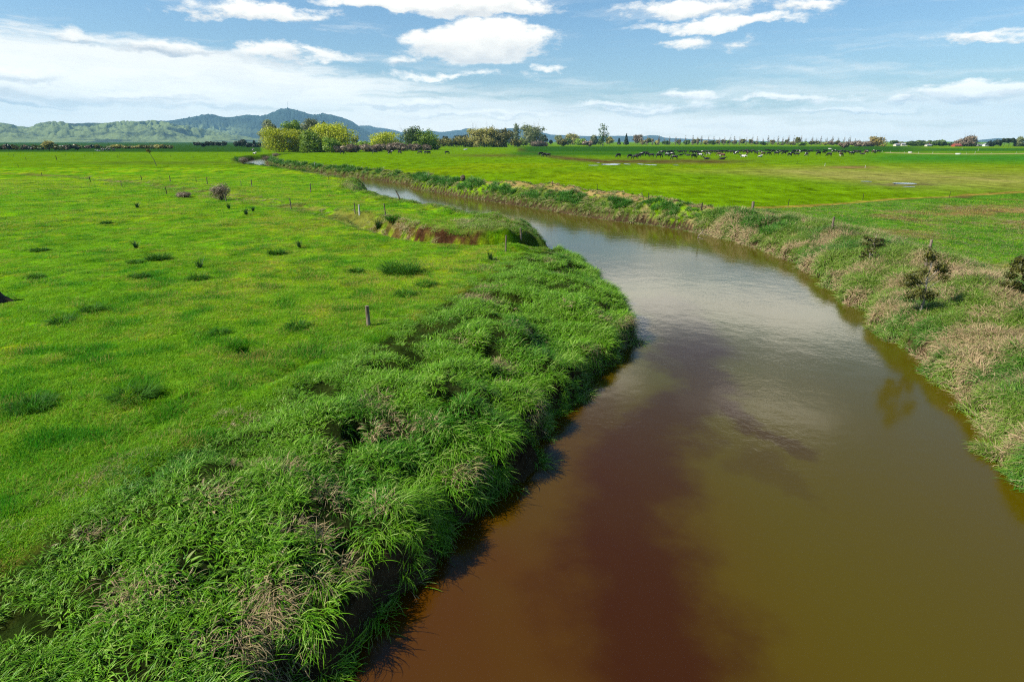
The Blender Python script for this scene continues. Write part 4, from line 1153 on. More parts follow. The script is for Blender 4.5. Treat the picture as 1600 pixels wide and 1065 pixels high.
    for k, (u, vb, vt, w, sh, mt, bare, lab) in enumerate([
        (818, 228.5, 213, 14, 'bush', 'bright', 0, 'yellow-green bush between the bare tree and the spreading tree'),
        (861, 227, 218.5, 6, 'round', 'dark', 0, 'tiny dark tree right of the brown thicket'),
        (877, 229, 217, 20, 'bush', 'olive', 0, 'round brownish bush below the pale yellow tree'),
        (887, 227, 216, 12, 'round', 'mid', 0, 'small green tree beside the round brownish bush'),
        (892, 226.5, 208.5, 22, 'dome', 'twig', 1, 'pale yellow budding tree left of the sparse tall tree'),
        (872, 226.5, 211, 13, 'round', 'pale', 1, 'faint pale bare tree behind the round brownish bush'),
        (906, 226.8, 215, 17, 'dome', 'bright', 0, 'yellow-green rounded tree left of the sparse tall tree'),
        (917, 229, 219.5, 16, 'bush', 'brown', 0, 'brown rounded bush left of the sparse tall tree'),
        (927, 226.5, 212, 12, 'column', 'pale', 1, 'thin pale bare tree beside the sparse tall tree'),
        (930, 227, 218, 8, 'round', 'dark', 0, 'small dark tree left of the sparse tall tree'),
        (938, 227.6, 216, 10, 'round', 'mid', 0, 'dark green bush at the foot of the sparse tall tree'),
        (952, 227.2, 214, 12, 'round', 'twig', 1, 'golden budding tree right of the sparse tall tree'),
        (967, 226, 216.5, 5, 'cone', 'dark', 0, 'smaller dark conifer between the sparse tree and the poplar row'),
        (978, 226.6, 210, 8, 'cone', 'dark', 0, 'larger dark pointed conifer left of the poplar row'),
        (995, 226.3, 211, 14, 'round', 'brown', 1, 'brown bare tree at the left end of the poplar row'),
        (1014, 226.5, 215, 13, 'round', 'olive', 0, 'olive tree at the left end of the poplar row')]):
        T('field_tree' if 'tree' in lab else 'field_bush' if 'bush' in lab else 'conifer_tree', lab, 'tree' if 'bush' not in lab else 'shrub', u, vb, vt, w, sh, mt, 750, 60 + k, bare=bool(bare))
    T('tall_tree', 'tall slender tree with sparse dark green crown standing apart', 'tree', 942, 228.3, 193.5, 19, 'column', 'mid', 420, 80, gap=.47)
    # bushes under the poplar row
    protos = {}
    for k, (u, vb, vt, w, mt) in enumerate([(1040, 227, 219.5, 11, 'mid'), (1060, 226.5, 218, 7, 'olive'), (1072, 227, 218.5, 10, 'mid'), (1083, 226.5, 217.5, 6, 'olive'), (1089, 226.5, 216, 9, 'olive'),
            (1102, 226.5, 219, 10, 'twig'), (1112, 227, 219, 10, 'mid'), (1120, 226.5, 218.5, 7, 'olive'), (1130, 226.5, 217.5, 9, 'olive'), (1137, 226.6, 219, 7, 'green'), (1147, 226.6, 219, 9, 'olive'),
            (1159, 226.6, 216.8, 8, 'olive'), (1173, 226.8, 217, 8, 'olive'), (1181, 226.8, 221, 10, 'green'), (1192, 227.5, 221, 12, 'mid'), (1206, 226.8, 218.5, 9, 'olive'), (1220, 226.8, 221, 10, 'green'),
            (1228, 226.8, 218, 6, 'olive'), (1238, 226.8, 221, 10, 'twig'), (1246, 226.5, 214, 8, 'olive'), (1254, 228, 221, 12, 'green'), (1267, 227, 220, 10, 'olive'), (1276, 227, 219.5, 8, 'olive'),
            (1288, 227, 222, 9, 'twig'), (1298, 227, 219.5, 10, 'brown'), (1307, 227, 219.5, 9, 'olive'), (1027, 226.5, 219, 9, 'twig'), (1003, 226.5, 219, 9, 'twig')]):
        key = (mt, k % 2)
        _, ms = T('hedge_tree', dict(mid='dark green', olive='olive brown', twig='yellowish', green='mid green', brown='brown')[mt] + ' small round tree under the row of bare poplars', 'tree',
          u, vb, vt, w, 'round' if w < 10 else 'bush', mt, 420, 90 + k, 'small round trees along the poplar row', meshes=protos.get(key))
        protos.setdefault(key, ms)
    ps = []
    for k, u in enumerate(np.linspace(1004, 1334, 40)):
        u = u + random.uniform(-2, 2); vt = random.uniform(210.5, 215.5) + (1.0 if u > 1250 else 0)
        _, ms = T('row_poplar', 'slender leafless poplar in the long row beyond the herd', 'tree', u, 226.9, vt - 1.0, random.uniform(5, 7), 'cone', 'brown', 60, k, 'leafless poplars in the far row',
                  meshes=ps[k % 4] if k >= 4 else None, bare=True, gap=.3, leafpx=.6)
        if k < 4: ps.append(ms)
    for k, (u, vb, vt, w, sh, mt, bare, lab) in enumerate([
        (1318, 231.5, 221, 14, 'bush', 'brown', 0, 'dark brown thorny tree in front of the right end of the poplar row'),
        (1331, 230, 220.5, 9, 'round', 'brown', 0, 'smaller brown tree next to the dark brown thorny one'),
        (1345, 229, 220, 18, 'bush', 'brown', 1, 'brown bare hedge left of the golden tree'),
        (1357, 229, 220.5, 14, 'bush', 'brown', 1, 'reddish brown bare hedge touching the golden tree'),
        (1370, 229, 212, 25, 'dome', 'gold', 0, 'golden rounded tree right of the poplar row'),
        (1396, 227, 219, 11, 'round', 'mid', 0, 'small green tree beside the farm cottage'),
        (1405, 226.5, 221, 10, 'bush', 'pale', 0, 'pale shrub behind the farm cottage'),
        (1486, 228, 223, 10, 'bush', 'dark', 0, 'dark shrub left of the red roofed barn'),
        (1500, 229, 219, 16, 'dome', 'brown', 0, 'brown budding tree behind the red roofed barn'),
        (1512, 229, 211, 22, 'dome', 'brown', 1, 'pinkish brown bare tree right of the red roofed barn'),
        (1590, 229, 214.5, 11, 'column', 'pale', 1, 'thin pale bare tree at the right end of the horizon'),
        (1600, 229, 222, 12, 'bush', 'dark', 0, 'dark bush at the right end of the horizon')]):
        T('field_tree' if 'tree' in lab else 'hedge_bush', lab, 'tree' if 'tree' in lab else 'shrub', u, vb, vt, w, sh, mt, 1100, 140 + k, bare=bool(bare))
    for k, (u, vt, w) in enumerate([(1428, 220, 20), (1442, 219, 20), (1456, 218.6, 20), (1470, 218.2, 20)]):
        T('shelter_hedge', 'grey-green section of the long trimmed shelter belt', 'hedge', u, 228.2, vt, w, 'bush', 'mid', 1500, 160 + k, 'sections of the trimmed shelter belt')
    for k, (u, vt, w, sh) in enumerate([(1547, 219, 11, 'bush'), (1556, 218, 11, 'bush'), (1568, 216, 9, 'flat'), (1576, 215.4, 11, 'flat'), (1582, 216.5, 7, 'flat')]):
        T('pine_tree', 'dark spreading pine in the group right of the white shed', 'tree', u, 229, vt, w, sh, 'dark', 900, 170 + k, 'dark pines at the right', gap=.42)
    # left: dark shelter trees and the pale hedgerow under the hills
    for k, (u, vb, vt, w, sh) in enumerate([(308, 229.5, 222, 11, 'round'), (318, 229.5, 223, 8, 'bush'), (325, 229.5, 221, 9, 'round'), (333, 229.5, 220.6, 9, 'round'), (341, 229.5, 222, 9, 'round'), (350, 229.5, 220.8, 10, 'round'), (375, 230.2, 217.5, 19, 'bush'), (389, 230, 222.5, 10, 'bush'), (398, 230, 219.5, 9, 'cone'), (405, 230, 221.5, 8, 'bush')]):
        T('cypress_tree', 'dark evergreen in the broken row left of the willow clump', 'tree', u, vb, vt, w, sh, 'dark', 900, 180 + k, 'dark evergreens left of the willow clump')
    T('willow_tree', 'pale green bare-limbed willow alone in the hedgerow below the hills', 'tree', 78, 236, 219, 17, 'round', 'twig', 900, 200, bare=True)
    hp = {}
    for k in range(34):
        u = -6 + k * 8.1 + random.uniform(-2, 2)
        mt = ['olive', 'mid', 'brown', 'dark'][k % 4] if u < 168 else ['twig', 'olive', 'pale', 'twig'][k % 4]
        vt = random.uniform(224.2, 227.5) if u < 168 else random.uniform(224.5, 227.5)
        key = (mt, u < 168)
        _, ms = T('hedgerow_bush', dict(mid='green', olive='olive', twig='yellowish', dark='dark green', brown='brown', pale='pale green')[mt] + ' bush in the long hedgerow under the hills', 'shrub',
          u, 232.5 + (1.8 if u < 120 else 0), vt, random.uniform(10, 17), 'bush', mt, 380, 210 + k, 'bushes of the hedgerow under the hills', meshes=hp.get(key))
        hp.setdefault(key, ms)
trees()

# ------------------------------------------------------------------ buildings far away
def plain_mat(name, c, rough=.7, spec=.3):
    m, q, out = material(name); P = q.new('ShaderNodeTexCoord').outputs['Object']
    n = q.noise(P, 1.2, 4, .6)
    principled(q, out, q.mix(q.rng(n, .3, .7, 0, .35), c, tuple(k * .65 for k in c[:3]) + (1,)), rough, spec); return m
M_WHITE = plain_mat('white_paint', (.78, .77, .74, 1)); M_RED = plain_mat('red_roof_iron', (.38, .08, .045, 1), .5)
M_GREY = plain_mat('grey_roof_iron', (.33, .34, .36, 1), .45); M_CREAM = plain_mat('cream_boards', (.62, .57, .45, 1)); M_GLASS = plain_mat('window_glass', (.03, .04, .05, 1), .1, .6)
M_CONC = plain_mat('concrete', (.55, .53, .48, 1), .9)
def house(name, label, u, vb, L, D, H, R, wall, roof, rz=0, nwin=3, cat='house'):
    x, y = (float(c) for c in at(u, vb, 0)[:2])
    r = empty(name, (x, y, -.05), rz); tag(r, label, cat)
    mb = MB(); box(mb, -L/2, L/2, -D/2, D/2, 0, H)
    mb.add([(-L/2, -D/2, H), (-L/2, D/2, H), (-L/2, 0, H + R)], [(0, 1, 2)]); mb.add([(L/2, -D/2, H), (L/2, D/2, H), (L/2, 0, H + R)], [(0, 1, 2)])
    mb.build('wall', wall, r, False)
    mb = MB(); e = .45; t = .15; s = e * R / (D / 2)
    for sg in (-1, 1):
        v = [(-L/2-e, sg*(D/2+e), H-s), (L/2+e, sg*(D/2+e), H-s), (L/2+e, 0, H+R), (-L/2-e, 0, H+R)]
        v += [(a, b, c + t) for a, b, c in v]
        mb.add(v, [(0,1,2,3),(4,7,6,5),(0,4,5,1),(2,6,7,3),(1,5,6,2),(0,3,7,4)])
    rf = mb.build('roof', roof, r, False)
    if cat == 'house':
        mb = MB(); box(mb, L*.2, L*.2+.7, -.4, .4, H + R*.5, H + R + .8); mb.build('chimney', M_RED, rf, False)
    for k in range(nwin):
        wx = -L/2 + L * (k + .5) / nwin
        if k == nwin // 2:
            mb = MB(); box(mb, wx-.5, wx+.5, -D/2-.06, -D/2-.003, 0, 2.05); mb.build('door', M_GREY, r, False)
        else:
            mb = MB(); box(mb, wx-.8, wx+.8, -D/2-.05, -D/2-.003, .95, 2.1); w = mb.build('window', M_WHITE, r, False)
            mb = MB(); box(mb, wx-.7, wx+.7, -D/2-.08, -D/2-.053, 1.03, 2.02); mb.build('pane', M_GLASS, w, False)
house('farm_shed', 'small white shed in the field below the green hills', 100, 233.3, 5.2, 4, 1.9, .9, M_WHITE, M_GREY, .1, 3, 'shed')
house('farmhouse', 'cream farm cottage right of the golden tree', 1401, 228.3, 7, 5, 2.0, 1.2, M_CREAM, M_GREY, .2, 5)
house('farmhouse', 'low grey roofed cottage behind the pale shrub', 1412, 228.0, 7, 5, 2.3, 1.3, M_CREAM, M_GREY, -.2, 3)
house('farmhouse', 'cream house in front of the trimmed shelter belt', 1450, 228.8, 6, 5, 1.7, 1.0, M_CREAM, M_GREY, 0, 3)
house('barn', 'long low barn with red iron roof', 1494, 229.2, 9, 6, 1.4, 1.8, M_RED, M_RED, .1, 5, 'barn')
house('farm_shed', 'white shed left of the dark pines', 1530, 228.3, 7, 5, 1.6, 1.0, M_WHITE, M_GREY, .1, 3, 'shed')
house('farm_shed', 'grey roofed shed in front of the dark pines', 1541, 228.6, 7, 5, 2.2, 1.2, M_WHITE, M_GREY, -.1, 3, 'shed')

def trough(u, v, rad, label):
    x, y = (float(c) for c in at(u, v, 0)[:2]); z = gz(x, y)
    r = empty('water_trough', (x, y, z)); tag(r, label, 'trough', 'concrete troughs in the right paddocks')
    n = 24; mb = MB(); a = np.linspace(0, 2*np.pi, n, endpoint=False)
    prof = [(rad, -.1), (rad, .55), (rad*.9, .55), (rad*.88, .15)]
    V = np.concatenate([np.stack([p*np.cos(a), p*np.sin(a), 0*a+h], -1) for p, h in prof])
    f = [(i*n+k, i*n+(k+1) % n, (i+1)*n+(k+1) % n, (i+1)*n+k) for i in range(3) for k in range(n)]
    mb.add(V, f); mb.build('basin', M_CONC, r)
    mb = MB(); mb.add(np.stack([rad*.89*np.cos(a), rad*.89*np.sin(a), 0*a+.42], -1), [tuple(range(n))]); mb.build('water', M_GLASS, r)
trough(1497, 241.3, 1.15, 'round concrete trough beside the pale far track'); trough(1422, 238.8, .95, 'smaller round concrete trough left along the pale far track')
trough(1297, 232.8, 1.4, 'round concrete trough in the dark green strip behind the herd')

# ------------------------------------------------------------------ fence posts
def post_mesh(h, w, seed, mat, lean=0.0):
    r = random.Random(seed); mb = MB()
    n = 4; pts = [(0, 0, -.5), (lean * h * .3, 0, h * .4), (lean * h, r.uniform(-.02, .02) * h, h)]
    tube(mb, pts, [w * .48, w * .44, w * .40], 7, r.random())
    return mb
def posts():
    P = [ # u, v foot, height px, width m, kind
     (14,243,3.5,.10,'d'),(22,245.5,4,.10,'d'),(41,250.5,4.5,.12,'d'),(55,242.5,3,.10,'d'),(89,250.5,6.5,.22,'d'),(103,243.5,3.5,.1,'d'),(133,247.5,4.5,.1,'d'),(147,242.5,3.5,.1,'d'),
     (184,246.5,4.5,.1,'d'),(187,242.5,3.5,.1,'d'),(227,246.5,4,.1,'d'),(267,246.5,4,.1,'d'),(302,247.5,4,.1,'d'),(340,243,3.5,.1,'d'),
     (29,262,4.5,.1,'d'),(66,275.5,5,.1,'d'),(141.6,285,7.5,.13,'d'),(190,291,8,.08,'w'),(221.5,281.5,6,.13,'d'),(266.5,284,9,.14,'w'),(261,304,11,.11,'d'),(324,288,10,.15,'w'),(307,284.5,5,.08,'d'),
     (353.5,315,11,.12,'w'),(377,291,6,.08,'w'),(393.5,292.5,11,.15,'w'),(455,327.5,16,.12,'w'),(485.5,301,13,.15,'w'),(492,260,6,.16,'n'),(555,335.5,17,.10,'w'),(562,338,15,.16,'n'),
     (602.6,338,19,.11,'w'),(627,304,11,.15,'w'),(625.5,314,14,.16,'l'),(566,294,7,.13,'w'),(790,393.5,25,.11,'w'),(814,373,14,.16,'w'),(576,509,24,.16,'w'),(670,273,6,.08,'d'),(514,283,5,.08,'d'),
     (1175.7,327,9,.30,'w'),(1299.5,359,19,.17,'w'),(1444,423,46,.16,'w'),(1231,323,9,.06,'d'),(1348,313,8,.06,'d'),(1483,309,7,.05,'d'),(933,299,9,.07,'d'),(1006,313,10,.07,'l'),(1012.5,313,11,.07,'d'),
     (1096,329,10,.14,'d'),(863,293,5,.07,'d'),(1245,257,3.5,.12,'d'),(1288.5,260,3.5,.1,'n'),(1351.5,263,3.5,.1,'n'),(1378,239,3.5,.1,'n'),(1391,239.5,3.5,.1,'n'),(1413,240,3,.1,'n'),(1457,240.5,3.5,.1,'n'),
     (1523,241.3,4.5,.12,'n'),(1510,241,3,.1,'n'),(1548,241.5,3,.1,'n'),(1587,241,3.5,.1,'n'),(1503,233.5,2.5,.15,'n'),(1528,236.3,3.5,.14,'n'),(1435,240.2,3,.1,'n')]
    names = dict(w='weathered wooden fence post', d='thin dark fence post', n='pale bleached fence post', l='leaning wooden fence post')
    for k, (u, vf, hp, w, kd) in enumerate(P):
        x, y, z, t = on_ground(u, vf)
        h = hp * t / F * 1.02; h = min(max(h, .7), 1.9)
        mat = {'w': WOOD, 'd': WOOD_DARK, 'n': WOOD_WHITE, 'l': WOOD}[kd]
        lean = {'l': -.45}.get(kd, random.uniform(-.07, .07))
        o = post_mesh(h, w, k, mat, lean).build('fence_post', mat); o.location = (x, y, z); o.rotation_euler.z = 0
        if vf > 330 or (1090 < u < 1600 and vf > 300): where = 'on the right bank' if u > 1000 else 'at the edge of the near left bank' if vf > 360 else 'along the end of the drain'
        elif u > 1200: where = 'in the far right paddocks'
        elif u > 640: where = 'on the straw strip above the far bank'
        elif vf > 258: where = 'along the drain across the left paddock'
        else: where = 'in the far left fence line'
        tag(o, '%s %s' % (names[kd], where), 'fence post', 'fence posts')
posts()

# ------------------------------------------------------------------ cows
def cow_mat():
    m, q, out = material('cow_hide')
    P = q.new('ShaderNodeTexCoord').outputs['Object']; r = q.new('ShaderNodeObjectInfo').outputs['Random']
    n = q.noise(q.vm('ADD', P, q.vm('SCALE', q.xyz(1, 1, 1), scale=q.m('MULTIPLY', r, 40.0))), 1.1, 1, .4)
    w = q.attr('coat', 'OBJECT')
    f = q.rng(q.m('ADD', n, w), .53, .56)
    b = q.mix(q.attr('rusty', 'OBJECT'), (.010, .009, .009, 1), (.10, .045, .022, 1))
    principled(q, out, q.mix(f, b, (.66, .63, .56, 1)), .6, .3)
    return m
def skin_mesh(name, verts, edges, radii, mat):
    me = bpy.data.meshes.new(name); me.from_pydata(verts, edges, []); o = bpy.data.objects.new(name, me); COL.objects.link(o)
    md = o.modifiers.new('s', 'SKIN')
    for i, r in enumerate(radii):
        me.skin_vertices[0].data[i].radius = (r, r) if not hasattr(r, '__len__') else r
    me.skin_vertices[0].data[0].use_root = True
    ss = o.modifiers.new('u', 'SUBSURF'); ss.levels = 1; ss.render_levels = 1
    dg = bpy.context.evaluated_depsgraph_get(); ev = o.evaluated_get(dg)
    out = bpy.data.meshes.new_from_object(ev); bpy.data.objects.remove(o); out.name = name
    out.materials.clear(); out.materials.append(mat)
    out.polygons.foreach_set('use_smooth', [True] * len(out.polygons))
    return out
def cow_body(pose, mat):
    lie = pose == 'lying'; dz = -.66 if lie else 0
    V = [(-.75, 0, 1.10 + dz), (-.2, 0, 1.02 + dz), (.45, 0, 1.03 + dz), (.72, 0, 1.14 + dz)]; Rr = [.29, .37, .33, .24]
    E = [(0, 1), (1, 2), (2, 3)]
    if pose == 'grazing': H = [((.98, 0, .86), .16), ((1.16, 0, .48), .12), ((1.24, 0, .30), .13), ((1.36, 0, .08), .075)]
    else: H = [((1.0, 0, 1.34 + dz), .16), ((1.18, 0, 1.52 + dz), .13), ((1.32, 0, 1.48 + dz), .12), ((1.62, 0, 1.30 + dz), .075)]
    p = 3
    for c, r in H: V.append(c); Rr.append(r); E.append((p, len(V) - 1)); p = len(V) - 1
    hd = p - 2
    hx, _, hz = V[hd]
    for s in (-1, 1):
        V.append((hx - .02, s * .24, hz + .03)); Rr.append(.035); E.append((hd, len(V) - 1))
    for s in (-1, 1):
        if not lie:
            a = len(V); V += [(.52, s * .19, .74), (.55, s * .2, .42), (.52, s * .2, .06)]; Rr += [.13, .07, .06]; E += [(2, a), (a, a + 1), (a + 1, a + 2)]
            a = len(V); V += [(-.70, s * .2, .82), (-.60, s * .22, .62), (-.86, s * .21, .45), (-.78, s * .21, .06)]; Rr += [.17, .11, .065, .06]; E += [(0, a), (a, a + 1), (a + 1, a + 2), (a + 2, a + 3)]
        else:
            a = len(V); V += [(.62, s * .26, .18), (.95, s * .28, .09)]; Rr += [.12, .06]; E += [(2, a), (a, a + 1)]
            a = len(V); V += [(-.55, s * .36, .24), (-.15, s * .46, .10), (-.45, s * .50, .07)]; Rr += [.19, .09, .05]; E += [(0, a), (a, a + 1), (a + 1, a + 2)]
    a = len(V); V += [(-1.06, 0, 1.16 + dz), (-1.14, 0, .85 + dz * .9), (-1.12, 0, .55 + dz * .7)]; Rr += [.045, .03, .05]; E += [(0, a), (a, a + 1), (a + 1, a + 2)]
    if pose != 'lying': a = len(V); V.append((-.42, 0, .66)); Rr.append(.15); E.append((1, a))
    return skin_mesh('cow_' + pose, V, E, Rr, mat)
def cows():
    hide = cow_mat()
    B = {p: cow_body(p, hide) for p in ('grazing', 'standing', 'lying')}
    Z4 = [(365,385,'g'),(415,395,'g'),(440,385,'g'),(468,368,'gw'),(497,358,'s'),(518,370,'s'),(558,378,'s'),(625,383,'g'),(640,352,'gw'),(668,345,'gw'),(700,374,'gw'),(712,348,'s'),(742,345,'s'),(742,368,'gw'),(764,398,'g'),
          (806,342,'s'),(826,342,'s'),(862,338,'g'),(818,362,'l'),(885,364,'l'),(935,386,'g'),(912,343,'g'),(940,345,'gw'),(965,342,'g'),(990,376,'gw'),(978,355,'s'),(1018,345,'gw'),(1054,396,'l'),(1064,362,'gw'),(1050,343,'s'),(1085,340,'g'),
          (1112,340,'s'),(1135,338,'s'),(1150,345,'g'),(1165,365,'r'),(1190,398,'l'),(1192,378,'r'),(1180,342,'s'),(1205,340,'g'),(1230,338,'s'),(1255,340,'g'),(1280,342,'s'),(1300,350,'gw'),(1322,352,'gw'),(1345,340,'s'),(1385,372,'lw'),(1400,338,'g'),(1428,342,'g')]
    Z5 = [(12,437,'lw'),(25,398,'g'),(52,412,'r'),(45,385,'s'),(85,395,'g'),(108,388,'s'),(140,410,'g'),(182,438,'lw'),(185,398,'gw'),(215,420,'r'),(252,383,'s'),(272,418,'g'),(290,388,'s'),(318,392,'g'),(356,420,'gs'),(378,390,'gw'),
          (408,392,'s'),(432,412,'g'),(455,398,'s'),(488,430,'gw'),(520,418,'g'),(563,430,'s'),(532,392,'g'),(560,390,'s'),(583,394,'gw'),(607,394,'gw'),(632,390,'s'),(665,430,'gw'),(655,392,'s'),(685,398,'g'),(712,388,'g'),(792,418,'g'),(782,390,'s'),
          (846,404,'g'),(862,390,'s'),(900,432,'gw'),(935,390,'gw'),(957,388,'gw'),(985,396,'g'),(1012,397,'s'),(1028,395,'gw'),(1027,432,'r'),(1062,400,'g'),(1085,400,'s'),(1128,415,'sw'),(1147,418,'s'),(1165,392,'s'),(1190,396,'g'),(1212,400,'g'),
          (1250,410,'l'),(1287,404,'r'),(1292,386,'s'),(1362,400,'r'),(1385,396,'sw'),(1410,394,'g')]
    A = [(920 + a / 5.714, 180 + b / 5.714, k, 'h') for a, b, k in Z4] + [(1160 + a / 6.667, 180 + b / 6.667, k, 'h') for a, b, k in Z5]
    A += [(u, v, k, 'w') for u, v, k in [(535,241.3,'g'),(586.5,240.8,'g'),(624.5,240.6,'g'),(656.5,241,'g'),(666,241.2,'gw'),(669.5,241.2,'g'),(698.5,241,'g'),(727,234.8,'lw'),(609.5,241.6,'sw')]]
    A += [(u, v, k, 'm') for u, v, k in [(845,243.5,'g'),(851,245.5,'g'),(856,245.6,'s'),(966,246.5,'g')]]
    A += [(u, v, k, 'd') for u, v, k in [(154,236.4,'lw'),(160,236.3,'sw'),(165,236.3,'sw'),(171,236.2,'g'),(178,236.2,'g'),(395,236.5,'sw'),(398,240.8,'lw')]]
    r = random.Random(3)
    for k, (u, v, kd, wh) in enumerate(A):
        x, y, z, t = on_ground(u, v)
        pose = 'lying' if 'l' in kd else 'standing' if 's' in kd else 'grazing'
        o = bpy.data.objects.new('cow', B[pose]); COL.objects.link(o)
        o.location = (x, y, z); s = r.uniform(1.05, 1.22); o.scale = (s, s, s)
        o.rotation_euler.z = r.choice([0, math.pi]) + r.uniform(-.7, .7) if r.random() < .8 else r.uniform(0, 6.28)
        if kd == 'r' : coat, lab = -.08, 'reddish cow'
        elif 'w' in kd: coat, lab = -.06, 'mostly white cow'
        elif r.random() < .5: coat, lab = -.3, 'all-black cow'
        else: coat, lab = -.19, 'black-and-white cow'
        if 'l' in kd and 'w' in kd: coat, lab = .12, 'white cow'
        o['coat'] = coat; o['rusty'] = 1.0 if kd == 'r' else 0.0
        row = 'at the back of the herd' if v < 239.3 else 'in mid herd' if v < 242.3 else 'at the front of the herd'
        where = {'h': row, 'w': 'near the brown thicket', 'm': 'on the muddy track left of the herd', 'd': 'in the distant left paddock'}[wh]
        tag(o, '%s %s %s' % (lab, pose, where), 'cow', {'h': 'cows of the big herd', 'w': 'cows scattered before the thicket', 'm': 'cows on the muddy track', 'd': 'cows in the distant left paddock'}[wh])
cows()

# ------------------------------------------------------------------ tussocks, saplings and other single plants
RUSH = grass_material('rush_stem', (.020, .075, .012, 1), (.045, .12, .025, 1), (.02, .08, .01, 1), (.2, .16, .08, 1), (.3, .24, .12, 1), .5, .2, .15)
TUSS = grass_material('tussock_blade', (.016, .085, .003, 1), (.075, .21, .006, 1), (.02, .12, .002, 1), (.2, .16, .08, 1), (.3, .24, .12, 1), .6, .08, .2)
def tussock(u, v, wpx, hpx, kind, label, k):
    x, y, z, t = on_ground(u, v)
    w = wpx * t / F / 2; h = hpx * t / F * 1.0
    if kind == 'rush':
        o = bpy.data.objects.new('rush_tuft', blade_mesh('rush_tuft', RUSH, [dict(n=110, L=max(h, .5), Lvar=.55, w=.012 * max(1, t / 25), spread=w * .28, lean=.22, droop=.3, seed=500 + k, seg=3)]))
    else:
        o = bpy.data.objects.new('grass_tussock', blade_mesh('grass_tussock', TUSS, [dict(n=int(300 + 500 * min(1.5, w)), L=max(h * 1.25, .36), Lvar=.5, w=.014 * max(1, t / 22), spread=w * .8, lean=.55, droop=1.5, seed=500 + k, seg=4)]))
    COL.objects.link(o); o.location = (x, y, z - .03); o['dry'] = 0.0
    tag(o, label, 'rush tuft' if kind == 'rush' else 'grass tussock', 'tufts and tussocks in the left paddock')
for k, a in enumerate([
    (51, 637, 62, 22, 't', 'large dark tussock near the left edge of the paddock'),
    (209, 621, 66, 26, 't', 'large dark green tussock above the wheel track'),
    (627, 426, 62, 24, 't', 'broad vivid green mound of grass above the bank'),
    (465, 511, 30, 16, 't', 'dark tussock left of the post on the bank edge'),
    (632, 461, 30, 13, 't', 'small dark tussock below the vivid green mound'),
    (247, 405, 34, 13, 't', 'dark tussock with black shaded side in mid paddock'),
    (211, 411, 22, 9, 't', 'smaller green tussock beside the black shaded one'),
    (432, 397, 22, 12, 't', 'round dark tussock in the middle of the paddock'),
    (217, 433, 30, 8, 't', 'low flat tussock below the smaller green one'),
    (310, 436, 28, 12, 't', 'broad tussock below the leaning rush tuft'),
    (144, 485, 30, 12, 't', 'bright tussock left of mid paddock'),
    (97, 503, 34, 14, 't', 'wide tussock right of the dead stump'),
    (56, 434, 18, 6, 't', 'faint small tussock above the dead stump'),
    (165, 349, 16, 5, 't', 'far small dark tussock at upper left'),
    (62, 392, 24, 8, 't', 'low dark tussock near the left edge, midway up'),
    (343, 522, 20, 8, 't', 'small dark tussock below the middle of the paddock'),
    (665, 446, 34, 10, 't', 'low spreading tussock right of the vivid green mound'),
    (556, 424, 20, 8, 't', 'small tussock left of the vivid green mound'),
    (614, 345, 20, 10, 't', 'dark green clump at the lip of the brown drain wall'),
    (312, 418, 20, 17, 'rush', 'dark rush tuft leaning right in mid paddock'),
    (215, 325, 10, 9, 'rush', 'upright grey-green rush tuft in the upper left paddock'),
    (591, 361, 8, 17, 'rush', 'tall dark rush tuft below the brown drain wall'),
    (468, 388, 8, 12, 'rush', 'thin faint rush tuft in the middle of the paddock'),
    (766, 407, 12, 16, 'rush', 'rush tuft left of the post at the end of the bank'),
    (385, 336, 9, 10, 'rush', 'rush tuft right of the bare twiggy shrub'),
    (396, 331, 5, 8, 'rush', 'smallest rush tuft right of the bare twiggy shrub'),
    (358, 327, 8, 9, 'rush', 'rush tuft just below the bare twiggy shrub'),
    (213, 388, 12, 9, 'rush', 'faint rush tuft above the smaller green tussock')]): tussock(*a, k)

def twiggy(u, v, wpx, hpx, label, k, mat='brown', name='twiggy_shrub'):
    x, y, z, t = on_ground(u, v); w = wpx * t / F; h = hpx * t / F
    r = empty(name, (x, y, z)); tag(r, label, 'shrub')
    mb = MB(); rr = random.Random(k)
    for i in range(26):
        a = rr.uniform(0, 6.28); l = rr.uniform(.3, 1)
        tip = Vector((math.cos(a) * w * .5 * l, math.sin(a) * w * .5 * l, h * rr.uniform(.6, 1.0) * (1.15 - .4 * l)))
        mid = tip * .5 + Vector((0, 0, h * .06)); tube(mb, [(0, 0, -.1), mid, tip], [.025, .018, .006], 4, rr.random())
    mb.build('stems', BARK, r)
    cb = MB(); crown_leaves(cb, [(0, 0, h * .5, w * .42, h * .46), (w * .15, 0, h * .62, w * .3, h * .3), (-w * .18, 0, h * .5, w * .28, h * .3)], 1500, .10, k, .55, gap=.3, elong=2.2)
    cb.build('twigs', LM[mat], r, False)
twiggy(346, 313, 34, 26, 'large bare brown twiggy shrub beside the drain', 1)
twiggy(287, 309, 24, 8, 'low dark brown weed patch left of the twiggy shrub', 2, 'brown')
twiggy(381, 256.5, 17, 11, 'pale brown bare shrub at the bend of the far river', 3)
twiggy(417, 252, 15, 8, 'pinkish brown bare shrub right of the far river bend', 4)
twiggy(431, 245, 12, 6, 'small brown bare shrub above the far river bend', 5)
twiggy(723.5, 283, 7, 8, 'dark brown dead bush on the straw strip', 6)

